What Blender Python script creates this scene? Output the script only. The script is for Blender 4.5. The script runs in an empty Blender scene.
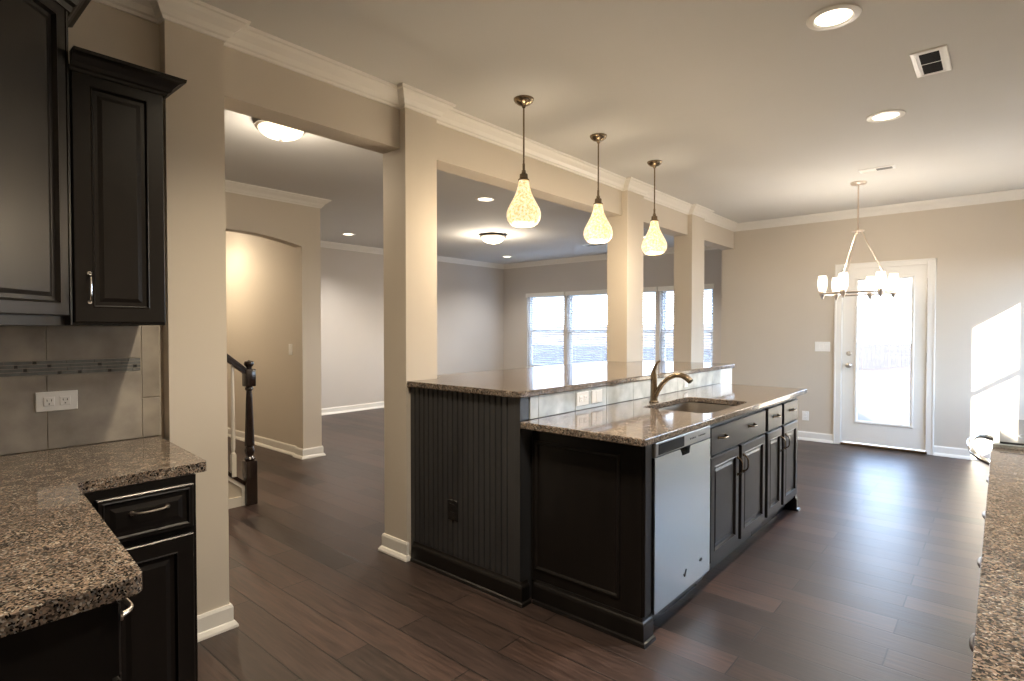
import bpy, bmesh, math, random
from mathutils import Vector, Matrix
S = bpy.context.scene
COL = S.collection
R = math.radians
random.seed(7)

# ------------------------------------------------------------------ camera
cam_d = bpy.data.cameras.new('camera')
cam_d.sensor_width = 36.0
cam_d.lens = 563.56 / 1024 * 36.0
cam_d.clip_start = 0.02
cam_d.clip_end = 400
cam = bpy.data.objects.new('camera', cam_d)
COL.objects.link(cam)
cam.location = (0, 0, 1.371)
cam.rotation_euler = (R(90 - 1.144), 0, R(40.976))
S.camera = cam

# ------------------------------------------------------------------ exposure
S.view_settings.view_transform = 'Standard'
S.view_settings.look = 'None'
S.view_settings.gamma = 1.0
S.view_settings.use_curve_mapping = False
S.view_settings.exposure = 1.1
S.cycles.use_denoising = True
S.cycles.max_bounces = 10
S.cycles.diffuse_bounces = 6
S.cycles.glossy_bounces = 5
S.cycles.sample_clamp_indirect = 6.0
S.cycles.caustics_reflective = False
S.cycles.caustics_refractive = False

# ------------------------------------------------------------------ sky
SKY = 7.0
w = bpy.data.worlds.new('sky')
S.world = w
w.use_nodes = True
nt = w.node_tree
nt.nodes.clear()
wo = nt.nodes.new('ShaderNodeOutputWorld')
bg = nt.nodes.new('ShaderNodeBackground')
tc = nt.nodes.new('ShaderNodeTexCoord')
sx = nt.nodes.new('ShaderNodeSeparateXYZ')
rp = nt.nodes.new('ShaderNodeValToRGB')
rp.color_ramp.elements[0].position = 0.0
rp.color_ramp.elements[0].color = (0.74, 0.85, 1.0, 1)
rp.color_ramp.elements[1].position = 0.6
rp.color_ramp.elements[1].color = (0.42, 0.62, 1.0, 1)
nt.links.new(tc.outputs['Generated'], sx.inputs[0])
nt.links.new(sx.outputs['Z'], rp.inputs[0])
nt.links.new(rp.outputs[0], bg.inputs[0])
bg.inputs[1].default_value = SKY
nt.links.new(bg.outputs[0], wo.inputs[0])

# ------------------------------------------------------------------ sun (low winter sun through the dining window)
sd = bpy.data.lights.new('sun', 'SUN')
sd.energy = 30.0
sd.color = (1.0, 0.92, 0.82)
sd.angle = R(0.6)
sun = bpy.data.objects.new('sun', sd)
COL.objects.link(sun)
sun.rotation_euler = Vector((-1.0, 2.5, -0.70)).to_track_quat('-Z', 'Y').to_euler()

def area(name, loc, size, direction, energy, color=(1, 1, 1), portal=False, shape='RECTANGLE'):
    l = bpy.data.lights.new(name, 'AREA')
    l.shape = shape
    l.size = size[0]
    if shape in ('RECTANGLE', 'ELLIPSE'):
        l.size_y = size[1]
    l.energy = energy
    l.color = color
    if portal:
        l.cycles.is_portal = True
    o = bpy.data.objects.new(name, l)
    COL.objects.link(o)
    o.location = loc
    o.rotation_euler = Vector(direction).to_track_quat('-Z', 'Y').to_euler()
    return o

def point(name, loc, energy, color, radius=0.04):
    l = bpy.data.lights.new(name, 'POINT')
    l.energy = energy
    l.color = color
    l.shadow_soft_size = radius
    o = bpy.data.objects.new(name, l)
    COL.objects.link(o)
    o.location = loc
    return o

def spot(name, loc, energy, color, angle=130, blend=0.8, radius=0.06):
    l = bpy.data.lights.new(name, 'SPOT')
    l.energy = energy
    l.color = color
    l.spot_size = R(angle)
    l.spot_blend = blend
    l.shadow_soft_size = radius
    o = bpy.data.objects.new(name, l)
    COL.objects.link(o)
    o.location = loc
    return o

# sky portals in the real openings (sampling aids for the daylight)
area('window_portal', (-5.53, 9.32, 1.33), (4.1, 1.6), (0, -1, 0), 1, portal=True)
area('door_portal', (-1.02, 7.82, 1.12), (0.56, 1.7), (0, -1, 0), 1, portal=True)
area('dining_portal', (0.84, 6.23, 1.37), (2.5, 1.6), (-1, 0, 0), 1, portal=True)

# ------------------------------------------------------------------ mesh helpers
def bmn():
    return bmesh.new()

def box(bm, x0, x1, y0, y1, z0, z1, bev=0.0):
    x0, x1 = min(x0, x1), max(x0, x1)
    y0, y1 = min(y0, y1), max(y0, y1)
    z0, z1 = min(z0, z1), max(z0, z1)
    r = bmesh.ops.create_cube(bm, size=1.0)
    vs = r['verts']
    for v in vs:
        v.co = Vector(((x0 + x1) / 2 + v.co.x * (x1 - x0), (y0 + y1) / 2 + v.co.y * (y1 - y0), (z0 + z1) / 2 + v.co.z * (z1 - z0)))
    if bev > 0:
        es = list({e for v in vs for e in v.link_edges})
        bmesh.ops.bevel(bm, geom=es, offset=bev, segments=2, profile=0.5, affect='EDGES')
    return vs

def prism(bm, pts, vec):
    """polygon (3D points) extruded along vec"""
    vec = Vector(vec)
    a = [bm.verts.new(Vector(p)) for p in pts]
    b = [bm.verts.new(Vector(p) + vec) for p in pts]
    n = len(pts)
    bm.faces.new(a)
    bm.faces.new(list(reversed(b)))
    for i in range(n):
        j = (i + 1) % n
        bm.faces.new([a[j], a[i], b[i], b[j]])

def slab(bm, outer, holes, z0, z1):
    """horizontal plate with holes (2D loops)"""
    loops = [outer] + holes
    tops, bots = [], []
    for zz, store in ((z1, tops), (z0, bots)):
        es = []
        for lp in loops:
            vs = [bm.verts.new((p[0], p[1], zz)) for p in lp]
            store.append(vs)
            for i in range(len(vs)):
                es.append(bm.edges.new((vs[i], vs[(i + 1) % len(vs)])))
        bmesh.ops.triangle_fill(bm, use_beauty=True, use_dissolve=False, edges=es)
    for t, b in zip(tops, bots):
        for i in range(len(t)):
            j = (i + 1) % len(t)
            bm.faces.new([t[i], t[j], b[j], b[i]])

def tube(bm, pts, r, seg=10, caps=True):
    pts = [Vector(p) for p in pts]
    rs = r if isinstance(r, (list, tuple)) else [r] * len(pts)
    t0 = (pts[1] - pts[0]).normalized()
    up = Vector((0, 0, 1)) if abs(t0.z) < 0.9 else Vector((1, 0, 0))
    nrm = t0.cross(up).normalized()
    rings = []
    for i, p in enumerate(pts):
        if i == 0:
            t = (pts[1] - pts[0]).normalized()
        elif i == len(pts) - 1:
            t = (pts[-1] - pts[-2]).normalized()
        else:
            t = ((pts[i + 1] - p).normalized() + (p - pts[i - 1]).normalized()).normalized()
        nrm = (nrm - t * nrm.dot(t)).normalized()
        bn = t.cross(nrm)
        rings.append([bm.verts.new(p + (nrm * math.cos(2 * math.pi * k / seg) + bn * math.sin(2 * math.pi * k / seg)) * rs[i]) for k in range(seg)])
    for a, b in zip(rings, rings[1:]):
        for k in range(seg):
            bm.faces.new([a[k], a[(k + 1) % seg], b[(k + 1) % seg], b[k]])
    if caps:
        bm.faces.new(list(reversed(rings[0])))
        bm.faces.new(rings[-1])

def lathe(bm, prof, c, seg=32, axis='Z', close=False):
    """prof: list of (r, h) along axis from point c"""
    c = Vector(c)
    rings = []
    for r, h in prof:
        ring = []
        for k in range(seg):
            a = 2 * math.pi * k / seg
            if axis == 'Z':
                p = Vector((r * math.cos(a), r * math.sin(a), h))
            elif axis == 'Y':
                p = Vector((r * math.cos(a), h, r * math.sin(a)))
            else:
                p = Vector((h, r * math.cos(a), r * math.sin(a)))
            ring.append(bm.verts.new(c + p))
        rings.append(ring)
    for a, b in zip(rings, rings[1:]):
        for k in range(seg):
            bm.faces.new([a[k], a[(k + 1) % seg], b[(k + 1) % seg], b[k]])
    if close:
        bm.faces.new(rings[0])
        bm.faces.new(rings[-1])

def sweep(bm, path, prof, closed=False):
    """profile (offset to the right of travel, z) mitred along a horizontal path"""
    pts = [Vector((p[0], p[1])) for p in path]
    n = len(pts)
    def nrm(a, b):
        d = (b - a).normalized()
        return Vector((d.y, -d.x))
    cols = []
    for i in range(n):
        if closed or 0 < i < n - 1:
            n1 = nrm(pts[i - 1], pts[i])
            n2 = nrm(pts[i], pts[(i + 1) % n])
            m = n1 + n2
            m = m / max(m.dot(n1), 1e-4)
        elif i == 0:
            m = nrm(pts[0], pts[1])
        else:
            m = nrm(pts[-2], pts[-1])
        cols.append([bm.verts.new((pts[i].x + m.x * d, pts[i].y + m.y * d, z)) for d, z in prof])
    k = len(prof)
    rng = range(n) if closed else range(n - 1)
    for i in rng:
        a, b = cols[i], cols[(i + 1) % n]
        for j in range(k - 1):
            bm.faces.new([a[j], b[j], b[j + 1], a[j + 1]])
        bm.faces.new([a[k - 1], b[k - 1], b[0], a[0]])
    if not closed:
        bm.faces.new(cols[0])
        bm.faces.new(list(reversed(cols[-1])))

def door_panel(bm, o, u, v, n, w_, h_, t=0.02, fr=0.055, flat=False, groove=0.009):
    """cabinet door / drawer front: corner o, width along u, height along v, thickness along n; profiled recessed panel"""
    o, u, v, n = Vector(o), Vector(u), Vector(v), Vector(n)
    if flat:
        rings = [(0, 0), (0, t - 0.004), (0.004, t)]
    else:
        rings = [(0, 0), (0, t - 0.004), (0.004, t), (fr, t), (fr + 0.004, t + 0.002), (fr + 0.009, t - groove),
                 (fr + 0.022, t - groove), (fr + 0.036, t - groove + 0.004)]
    vs = []
    for ins, d in rings:
        vs.append([bm.verts.new(o + u * a + v * b + n * d) for a, b in
                   ((ins, ins), (w_ - ins, ins), (w_ - ins, h_ - ins), (ins, h_ - ins))])
    bm.faces.new(list(reversed(vs[0])))
    for a, b in zip(vs, vs[1:]):
        for i in range(4):
            bm.faces.new([a[i], a[(i + 1) % 4], b[(i + 1) % 4], b[i]])
    bm.faces.new(vs[-1])

def pull(bm, c, along, out, L=0.10, r=0.0045, h=0.028):
    """arched bar pull centred at c"""
    c, al, ou = Vector(c), Vector(along), Vector(out)
    pts = []
    for i in range(13):
        s = -1 + 2 * i / 12
        hh = h * (1 - abs(s) ** 4) if abs(s) < 1 else 0
        pts.append(c + al * (s * L / 2) + ou * (hh + 0.0005))
    tube(bm, pts, [r * 1.35 if i in (0, 12) else r for i in range(13)], 8)
    for s in (-1, 1):
        e = c + al * (s * L / 2)
        tube(bm, [e, e + ou * 0.004], r * 2.1, 10)

def obj(name, bm, mat, parent=None, smooth=False, ang=35):
    bmesh.ops.recalc_face_normals(bm, faces=bm.faces[:])
    if parent is not None:
        off = parent['_o'] if '_o' in parent else (0, 0, 0)
        bmesh.ops.translate(bm, verts=bm.verts[:], vec=-Vector(off))
    me = bpy.data.meshes.new(name)
    bm.to_mesh(me)
    bm.free()
    for m in (mat if isinstance(mat, (list, tuple)) else [mat]):
        me.materials.append(m)
    o = bpy.data.objects.new(name, me)
    COL.objects.link(o)
    if parent is not None:
        o.parent = parent
        o['_o'] = parent['_o']
    else:
        o['_o'] = (0.0, 0.0, 0.0)
    if smooth:
        for p in me.polygons:
            p.use_smooth = True
        if ang:
            me.set_sharp_from_angle(angle=R(ang))
    return o

def thing(name, label, cat, loc, group=None):
    o = bpy.data.objects.new(name, None)
    COL.objects.link(o)
    o.location = loc
    o.empty_display_size = 0.1
    o['_o'] = tuple(float(x) for x in loc)
    o['label'] = label
    o['category'] = cat
    if group:
        o['group'] = group
    return o

def tag(o, label, cat, group=None, kind=None):
    o['label'] = label
    o['category'] = cat
    if group:
        o['group'] = group
    if kind:
        o['kind'] = kind
    return o

def struct(name, bm, mat, label, cat, **k):
    return tag(obj(name, bm, mat, **k), label, cat, kind='structure')

def dup(root, loc, label=None):
    r = root.copy()
    COL.objects.link(r)
    r.location = loc
    if label:
        r['label'] = label
    for ch in list(root.children):
        c = ch.copy()
        COL.objects.link(c)
        c.parent = r
        for g in ch.children:
            d = g.copy()
            COL.objects.link(d)
            d.parent = c
    return r

# ------------------------------------------------------------------ materials
def mat(name, color, rough=0.5, metal=0.0, coat=0.0, spec=0.5, noise=None, bump=None, emit=None):
    m = bpy.data.materials.new(name)
    m.use_nodes = True
    nt = m.node_tree
    b = nt.nodes['Principled BSDF']
    b.inputs['Base Color'].default_value = (*color, 1)
    b.inputs['Roughness'].default_value = rough
    b.inputs['Metallic'].default_value = metal
    b.inputs['Coat Weight'].default_value = coat
    b.inputs['Coat Roughness'].default_value = 0.15
    b.inputs['Specular IOR Level'].default_value = spec
    tc = nt.nodes.new('ShaderNodeTexCoord')
    if noise:
        sc, amt = noise[0], noise[1]
        mp = nt.nodes.new('ShaderNodeMapping')
        mp.inputs['Scale'].default_value = noise[2] if len(noise) > 2 else (1, 1, 1)
        nz = nt.nodes.new('ShaderNodeTexNoise')
        nz.inputs['Scale'].default_value = sc
        nz.inputs['Detail'].default_value = 5
        rp = nt.nodes.new('ShaderNodeValToRGB')
        rp.color_ramp.elements[0].position = 0.3
        rp.color_ramp.elements[1].position = 0.7
        rp.color_ramp.elements[0].color = (*[c * (1 - amt) for c in color], 1)
        rp.color_ramp.elements[1].color = (*[min(1, c * (1 + amt)) for c in color], 1)
        nt.links.new(tc.outputs['Object'], mp.inputs[0])
        nt.links.new(mp.outputs[0], nz.inputs['Vector'])
        nt.links.new(nz.outputs['Fac'], rp.inputs[0])
        nt.links.new(rp.outputs[0], b.inputs['Base Color'])
    if bump:
        nz = nt.nodes.new('ShaderNodeTexNoise')
        nz.inputs['Scale'].default_value = bump[0]
        bp = nt.nodes.new('ShaderNodeBump')
        bp.inputs['Strength'].default_value = bump[1]
        bp.inputs['Distance'].default_value = 0.002
        nt.links.new(tc.outputs['Object'], nz.inputs['Vector'])
        nt.links.new(nz.outputs['Fac'], bp.inputs['Height'])
        nt.links.new(bp.outputs[0], b.inputs['Normal'])
    if emit:
        b.inputs['Emission Color'].default_value = (*emit[0], 1)
        b.inputs['Emission Strength'].default_value = emit[1]
    return m

M = {}
M['wall'] = mat('greige_wall_paint', (0.585, 0.53, 0.45), 0.75, noise=(1.5, 0.02), bump=(220, 0.08))
M['wall_liv'] = mat('living_wall_paint', (0.54, 0.505, 0.465), 0.75, noise=(1.5, 0.02), bump=(220, 0.08))
M['ceil'] = mat('ceiling_paint', (0.64, 0.635, 0.615), 0.85, noise=(2, 0.015), bump=(160, 0.1))
M['trim'] = mat('white_trim_paint', (0.78, 0.76, 0.71), 0.35, noise=(3, 0.01))
M['white'] = mat('white_plastic', (0.84, 0.83, 0.80), 0.35, noise=(30, 0.01))
M['cab'] = mat('espresso_cabinet', (0.0085, 0.0070, 0.0062), 0.33, noise=(9, 0.25, (1, 1, 0.15)), coat=0.03, spec=0.32)
M['bead'] = mat('black_beadboard', (0.036, 0.036, 0.037), 0.36, noise=(9, 0.2, (1, 1, 0.15)))
M['black'] = mat('black_plastic', (0.012, 0.012, 0.012), 0.25, noise=(20, 0.1))
M['dark'] = mat('dark_gap', (0.006, 0.006, 0.006), 0.6, noise=(20, 0.1))
M['louvre'] = mat('grey_louvre', (0.22, 0.22, 0.22), 0.5, noise=(20, 0.05))
M['display'] = mat('smoked_display', (0.008, 0.008, 0.009), 0.55, spec=0.15, noise=(20, 0.1))
M['polished'] = mat('polished_nickel', (0.80, 0.70, 0.60), 0.30, 1.0, noise=(60, 0.04))
M['oiled'] = mat('oiled_bronze', (0.07, 0.055, 0.05), 0.3, 0.8, noise=(40, 0.1))
M['nickel'] = mat('brushed_nickel', (0.55, 0.50, 0.44), 0.28, 1.0, noise=(60, 0.06))
M['bronze'] = mat('antique_nickel', (0.24, 0.185, 0.125), 0.26, 1.0, noise=(40, 0.15))
M['chrome'] = mat('satin_chrome', (0.72, 0.72, 0.72), 0.15, 1.0, noise=(60, 0.03))
M['steel'] = mat('stainless_steel', (0.62, 0.69, 0.73), 0.26, 1.0, noise=(180, 0.03, (1, 1, 0.01)))
M['steel_dark'] = mat('grey_control_strip', (0.36, 0.37, 0.37), 0.35, 0.6, noise=(60, 0.03))
M['steel_sink'] = mat('sink_steel', (0.42, 0.38, 0.33), 0.33, 1.0, noise=(120, 0.05))
M['newel'] = mat('dark_stained_wood', (0.020, 0.011, 0.008), 0.25, noise=(14, 0.3, (1, 1, 0.1)), coat=0.3)
M['tread'] = mat('stair_carpet', (0.40, 0.34, 0.27), 0.95, noise=(200, 0.15))
M['slat'] = mat('blind_slat', (0.78, 0.79, 0.80), 0.5, noise=(20, 0.01))
M['vinyl'] = mat('white_vinyl_sash', (0.78, 0.80, 0.82), 0.4, noise=(20, 0.01))
M['siding'] = mat('house_siding', (0.5, 0.48, 0.42), 0.8, noise=(2, 0.05))
M['fence'] = mat('weathered_fence', (0.045, 0.042, 0.045), 0.85, noise=(5, 0.15))
M['glasstop'] = mat('ceramic_cooktop', (0.02, 0.02, 0.022), 0.05, noise=(20, 0.1))
M['patio'] = mat('concrete_patio', (0.12, 0.12, 0.12), 0.85, noise=(5, 0.08))

def glass(name='window_glass'):
    m = bpy.data.materials.new(name)
    m.use_nodes = True
    nt = m.node_tree
    nt.nodes.clear()
    out = nt.nodes.new('ShaderNodeOutputMaterial')
    mx = nt.nodes.new('ShaderNodeMixShader')
    tr = nt.nodes.new('ShaderNodeBsdfTransparent')
    gl = nt.nodes.new('ShaderNodeBsdfGlossy')
    lw = nt.nodes.new('ShaderNodeLayerWeight')
    lw.inputs[0].default_value = 0.5
    pw = nt.nodes.new('ShaderNodeMath'); pw.operation = 'POWER'; pw.inputs[1].default_value = 5
    nt.links.new(lw.outputs['Facing'], pw.inputs[0])
    fr = nt.nodes.new('ShaderNodeMapRange'); fr.inputs['To Min'].default_value = 0.03; fr.inputs['To Max'].default_value = 0.7
    nt.links.new(pw.outputs[0], fr.inputs['Value'])
    gl.inputs['Roughness'].default_value = 0.02
    tr.inputs[0].default_value = (0.95, 0.97, 0.97, 1)
    nt.links.new(fr.outputs[0], mx.inputs[0])
    nt.links.new(tr.outputs[0], mx.inputs[1])
    nt.links.new(gl.outputs[0], mx.inputs[2])
    nt.links.new(mx.outputs[0], out.inputs[0])
    return m
M['glass'] = glass()

def granite(name, scale=150, tint=(1, 1, 1)):
    m = bpy.data.materials.new(name)
    m.use_nodes = True
    nt = m.node_tree
    b = nt.nodes['Principled BSDF']
    b.inputs['Roughness'].default_value = 0.08
    b.inputs['Specular IOR Level'].default_value = 0.42
    tc = nt.nodes.new('ShaderNodeTexCoord')
    nz0 = nt.nodes.new('ShaderNodeTexNoise')
    nz0.inputs['Scale'].default_value = 60
    nz0.inputs['Detail'].default_value = 3
    ad = nt.nodes.new('ShaderNodeVectorMath'); ad.operation = 'MULTIPLY_ADD'
    ad.inputs[1].default_value = (0.008, 0.008, 0.008)
    vo = nt.nodes.new('ShaderNodeTexVoronoi')
    vo.inputs['Scale'].default_value = scale
    nt.links.new(tc.outputs['Object'], nz0.inputs['Vector'])
    nt.links.new(nz0.outputs['Color'], ad.inputs[0])
    nt.links.new(tc.outputs['Object'], ad.inputs[2])
    nt.links.new(ad.outputs[0], vo.inputs['Vector'])
    sp = nt.nodes.new('ShaderNodeSeparateColor')
    nt.links.new(vo.outputs['Color'], sp.inputs[0])
    rp = nt.nodes.new('ShaderNodeValToRGB')
    rp.color_ramp.interpolation = 'CONSTANT'
    e = rp.color_ramp.elements
    cols = [(0.0, (0.012, 0.011, 0.010)), (0.14, (0.05, 0.040, 0.033)), (0.30, (0.12, 0.095, 0.073)), (0.46, (0.22, 0.165, 0.125)),
            (0.66, (0.30, 0.225, 0.165)), (0.84, (0.19, 0.175, 0.155)), (0.94, (0.42, 0.38, 0.32))]
    e[0].position, e[0].color = cols[0][0], (*cols[0][1], 1)
    e[1].position, e[1].color = cols[1][0], (*cols[1][1], 1)
    for p, c in cols[2:]:
        q = e.new(p); q.color = (*c, 1)
    nt.links.new(sp.outputs[0], rp.inputs[0])
    nz = nt.nodes.new('ShaderNodeTexNoise')
    nz.inputs['Scale'].default_value = 22
    nz.inputs['Detail'].default_value = 5
    r2 = nt.nodes.new('ShaderNodeValToRGB')
    r2.color_ramp.elements[0].position = 0.35
    r2.color_ramp.elements[0].color = (0.62 * tint[0], 0.62 * tint[1], 0.64 * tint[2], 1)
    r2.color_ramp.elements[1].position = 0.65
    r2.color_ramp.elements[1].color = (1.1 * tint[0], 1.1 * tint[1], 1.1 * tint[2], 1)
    nt.links.new(tc.outputs['Object'], nz.inputs['Vector'])
    nt.links.new(nz.outputs['Fac'], r2.inputs[0])
    mx = nt.nodes.new('ShaderNodeMix'); mx.data_type = 'RGBA'; mx.blend_type = 'MULTIPLY'
    mx.inputs[0].default_value = 1.0
    nt.links.new(rp.outputs[0], mx.inputs[6])
    nt.links.new(r2.outputs[0], mx.inputs[7])
    nt.links.new(mx.outputs[2], b.inputs['Base Color'])
    return m
M['granite'] = granite('speckled_granite', 270)

def planks(name):
    m = bpy.data.materials.new(name)
    m.use_nodes = True
    nt = m.node_tree
    b = nt.nodes['Principled BSDF']
    tc = nt.nodes.new('ShaderNodeTexCoord')
    br = nt.nodes.new('ShaderNodeTexBrick')
    br.offset = 0.37
    br.offset_frequency = 2
    br.inputs['Scale'].default_value = 1.0
    br.inputs['Brick Width'].default_value = 1.25
    br.inputs['Row Height'].default_value = 0.16
    br.inputs['Mortar Size'].default_value = 0.0034
    br.inputs['Mortar Smooth'].default_value = 0.2
    br.inputs['Bias'].default_value = 0.0
    br.inputs['Color1'].default_value = (0.024, 0.0165, 0.0140, 1)
    br.inputs['Color2'].default_value = (0.066, 0.041, 0.033, 1)
    br.inputs['Mortar'].default_value = (0.008, 0.006, 0.005, 1)
    pm = nt.nodes.new('ShaderNodeMapping'); pm.inputs['Location'].default_value = (0.35, 0.016, 0)
    nt.links.new(tc.outputs['Object'], pm.inputs[0]); nt.links.new(pm.outputs[0], br.inputs['Vector'])
    mp = nt.nodes.new('ShaderNodeMapping')
    mp.inputs['Scale'].default_value = (1.2, 16, 1)
    nz = nt.nodes.new('ShaderNodeTexNoise')
    nz.inputs['Scale'].default_value = 4
    nz.inputs['Detail'].default_value = 7
    nz.inputs['Distortion'].default_value = 0.6
    nt.links.new(tc.outputs['Object'], mp.inputs[0])
    nt.links.new(mp.outputs[0], nz.inputs['Vector'])
    rp = nt.nodes.new('ShaderNodeValToRGB')
    rp.color_ramp.elements[0].position = 0.25
    rp.color_ramp.elements[0].color = (0.42, 0.42, 0.42, 1)
    rp.color_ramp.elements[1].position = 0.78
    rp.color_ramp.elements[1].color = (1.6, 1.5, 1.45, 1)
    nt.links.new(nz.outputs['Fac'], rp.inputs[0])
    mx = nt.nodes.new('ShaderNodeMix'); mx.data_type = 'RGBA'; mx.blend_type = 'MULTIPLY'
    mx.inputs[0].default_value = 1.0
    nt.links.new(br.outputs['Color'], mx.inputs[6])
    nt.links.new(rp.outputs[0], mx.inputs[7])
    nt.links.new(mx.outputs[2], b.inputs['Base Color'])
    rr = nt.nodes.new('ShaderNodeMapRange')
    rr.inputs['To Min'].default_value = 0.30
    rr.inputs['To Max'].default_value = 0.50
    nt.links.new(nz.outputs['Fac'], rr.inputs['Value'])
    nt.links.new(rr.outputs[0], b.inputs['Roughness'])
    bp = nt.nodes.new('ShaderNodeBump')
    bp.inputs['Strength'].default_value = 0.4
    bp.inputs['Distance'].default_value = 0.0015
    ad = nt.nodes.new('ShaderNodeMath'); ad.operation = 'MULTIPLY_ADD'
    ad.inputs[1].default_value = -2.0
    nt.links.new(br.outputs['Fac'], ad.inputs[0])
    nt.links.new(nz.outputs['Fac'], ad.inputs[2])
    nt.links.new(ad.outputs[0], bp.inputs['Height'])
    nt.links.new(bp.outputs[0], b.inputs['Normal'])
    b.inputs['Specular IOR Level'].default_value = 0.5
    return m
M['floor'] = planks('dark_wood_planks')

def tile(name, c, rough=0.35):
    return mat(name, c, rough, noise=(7, 0.30), bump=(60, 0.05))
M['tile'] = tile('grey_stone_tile', (0.33, 0.30, 0.26))
M['tile_island'] = tile('pale_stone_tile', (0.46, 0.48, 0.46), 0.18)
M['grout'] = mat('grout', (0.42, 0.38, 0.32), 0.9, noise=(80, 0.06))
M['grout_dark'] = mat('dark_grout', (0.12, 0.115, 0.10), 0.9, noise=(80, 0.06))
M['mosaic'] = mat('grey_mosaic_strip', (0.17, 0.175, 0.17), 0.25, noise=(40, 0.2))
M['mosaic_dark'] = mat('black_mosaic_chip', (0.02, 0.02, 0.02), 0.15, noise=(40, 0.2))

def shade_mat(name, c1, c2, strength, scale=150):
    m = bpy.data.materials.new(name)
    m.use_nodes = True
    nt = m.node_tree
    b = nt.nodes['Principled BSDF']
    b.inputs['Roughness'].default_value = 0.3
    tc = nt.nodes.new('ShaderNodeTexCoord')
    vo = nt.nodes.new('ShaderNodeTexVoronoi')
    vo.feature = 'DISTANCE_TO_EDGE'
    vo.inputs['Scale'].default_value = scale
    nz = nt.nodes.new('ShaderNodeTexNoise')
    nz.inputs['Scale'].default_value = 70
    nz.inputs['Detail'].default_value = 4
    nt.links.new(tc.outputs['Object'], vo.inputs['Vector'])
    nt.links.new(tc.outputs['Object'], nz.inputs['Vector'])
    r1 = nt.nodes.new('ShaderNodeValToRGB')
    r1.color_ramp.elements[0].position = 0.0
    r1.color_ramp.elements[0].color = (*c2, 1)
    r1.color_ramp.elements[1].position = 0.16
    r1.color_ramp.elements[1].color = (*c1, 1)
    nt.links.new(vo.outputs['Distance'], r1.inputs[0])
    r2 = nt.nodes.new('ShaderNodeValToRGB')
    r2.color_ramp.elements[0].position = 0.40
    r2.color_ramp.elements[0].color = (0.80, 0.66, 0.40, 1)
    r2.color_ramp.elements[1].position = 0.58
    r2.color_ramp.elements[1].color = (1, 1, 1, 1)
    nt.links.new(nz.outputs['Fac'], r2.inputs[0])
    mx = nt.nodes.new('ShaderNodeMix'); mx.data_type = 'RGBA'; mx.blend_type = 'MULTIPLY'
    mx.inputs[0].default_value = 1.0
    nt.links.new(r1.outputs[0], mx.inputs[6])
    nt.links.new(r2.outputs[0], mx.inputs[7])
    nt.links.new(mx.outputs[2], b.inputs['Base Color'])
    nt.links.new(mx.outputs[2], b.inputs['Emission Color'])
    b.inputs['Emission Strength'].default_value = strength
    return m
M['shade'] = shade_mat('crackled_glass_shade', (1.0, 0.88, 0.62), (0.72, 0.56, 0.30), 0.56)
M['bulb'] = mat('lit_bulb', (1, 0.9, 0.7), 0.4, emit=((1.0, 0.84, 0.58), 3.0), noise=(5, 0.01))
M['lens'] = mat('lit_lamp_lens', (1, 0.95, 0.85), 0.4, emit=((1.0, 0.88, 0.68), 2.8), noise=(5, 0.01))
M['dome'] = mat('lit_alabaster_dome', (1, 0.93, 0.8), 0.4, emit=((1.0, 0.82, 0.56), 1.2), noise=(5, 0.02))
M['tulip'] = mat('lit_frosted_tulip', (1, 0.95, 0.85), 0.4, emit=((1.0, 0.86, 0.70), 1.5), noise=(5, 0.01))

# ------------------------------------------------------------------ dimensions
ZC, ZB, ZCR = 2.765, 2.444, 2.672
XW, XP1, XB, XPF, XPB = -2.735, -2.670, -2.712, -2.658, -2.875
YD, YWIN, XR, YN = 7.64, 9.128, 0.66, -0.29
XL, XA = -8.17, -5.561
PIL = [(0.85, 1.088), (2.105, 2.348), (4.708, 5.023), (6.168, 6.52)]

# ------------------------------------------------------------------ shell
bm = bmn(); box(bm, -8.40, 0.82, -3.15, 9.30, -0.20, 0.0)
struct('floor', bm, M['floor'], 'dark brown hand-scraped wood plank floor running through all rooms', 'floor')
bm = bmn(); box(bm, -8.32, 0.81, -3.10, 9.28, ZC, ZC + 0.15)
struct('ceiling', bm, M['ceil'], 'smooth off-white painted ceiling over kitchen and living room', 'ceiling')

def wall_x(bm, x0, x1, y0, y1, ops=(), z0=0.0, z1=None):
    """wall in a plane of constant x; openings (y0,y1,z0,z1)"""
    z1 = ZC if z1 is None else z1
    cur = y0
    for a, b, c, d in sorted(ops):
        if a > cur:
            box(bm, x0, x1, cur, a, z0, z1)
        if c > z0:
            box(bm, x0, x1, a, b, z0, c)
        if d < z1:
            box(bm, x0, x1, a, b, d, z1)
        cur = b
    if cur < y1:
        box(bm, x0, x1, cur, y1, z0, z1)

def wall_y(bm, y0, y1, x0, x1, ops=(), z0=0.0, z1=None):
    z1 = ZC if z1 is None else z1
    cur = x0
    for a, b, c, d in sorted(ops):
        if a > cur:
            box(bm, cur, a, y0, y1, z0, z1)
        if c > z0:
            box(bm, a, b, y0, y1, z0, c)
        if d < z1:
            box(bm, a, b, y0, y1, d, z1)
        cur = b
    if cur < x1:
        box(bm, cur, x1, y0, y1, z0, z1)

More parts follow.
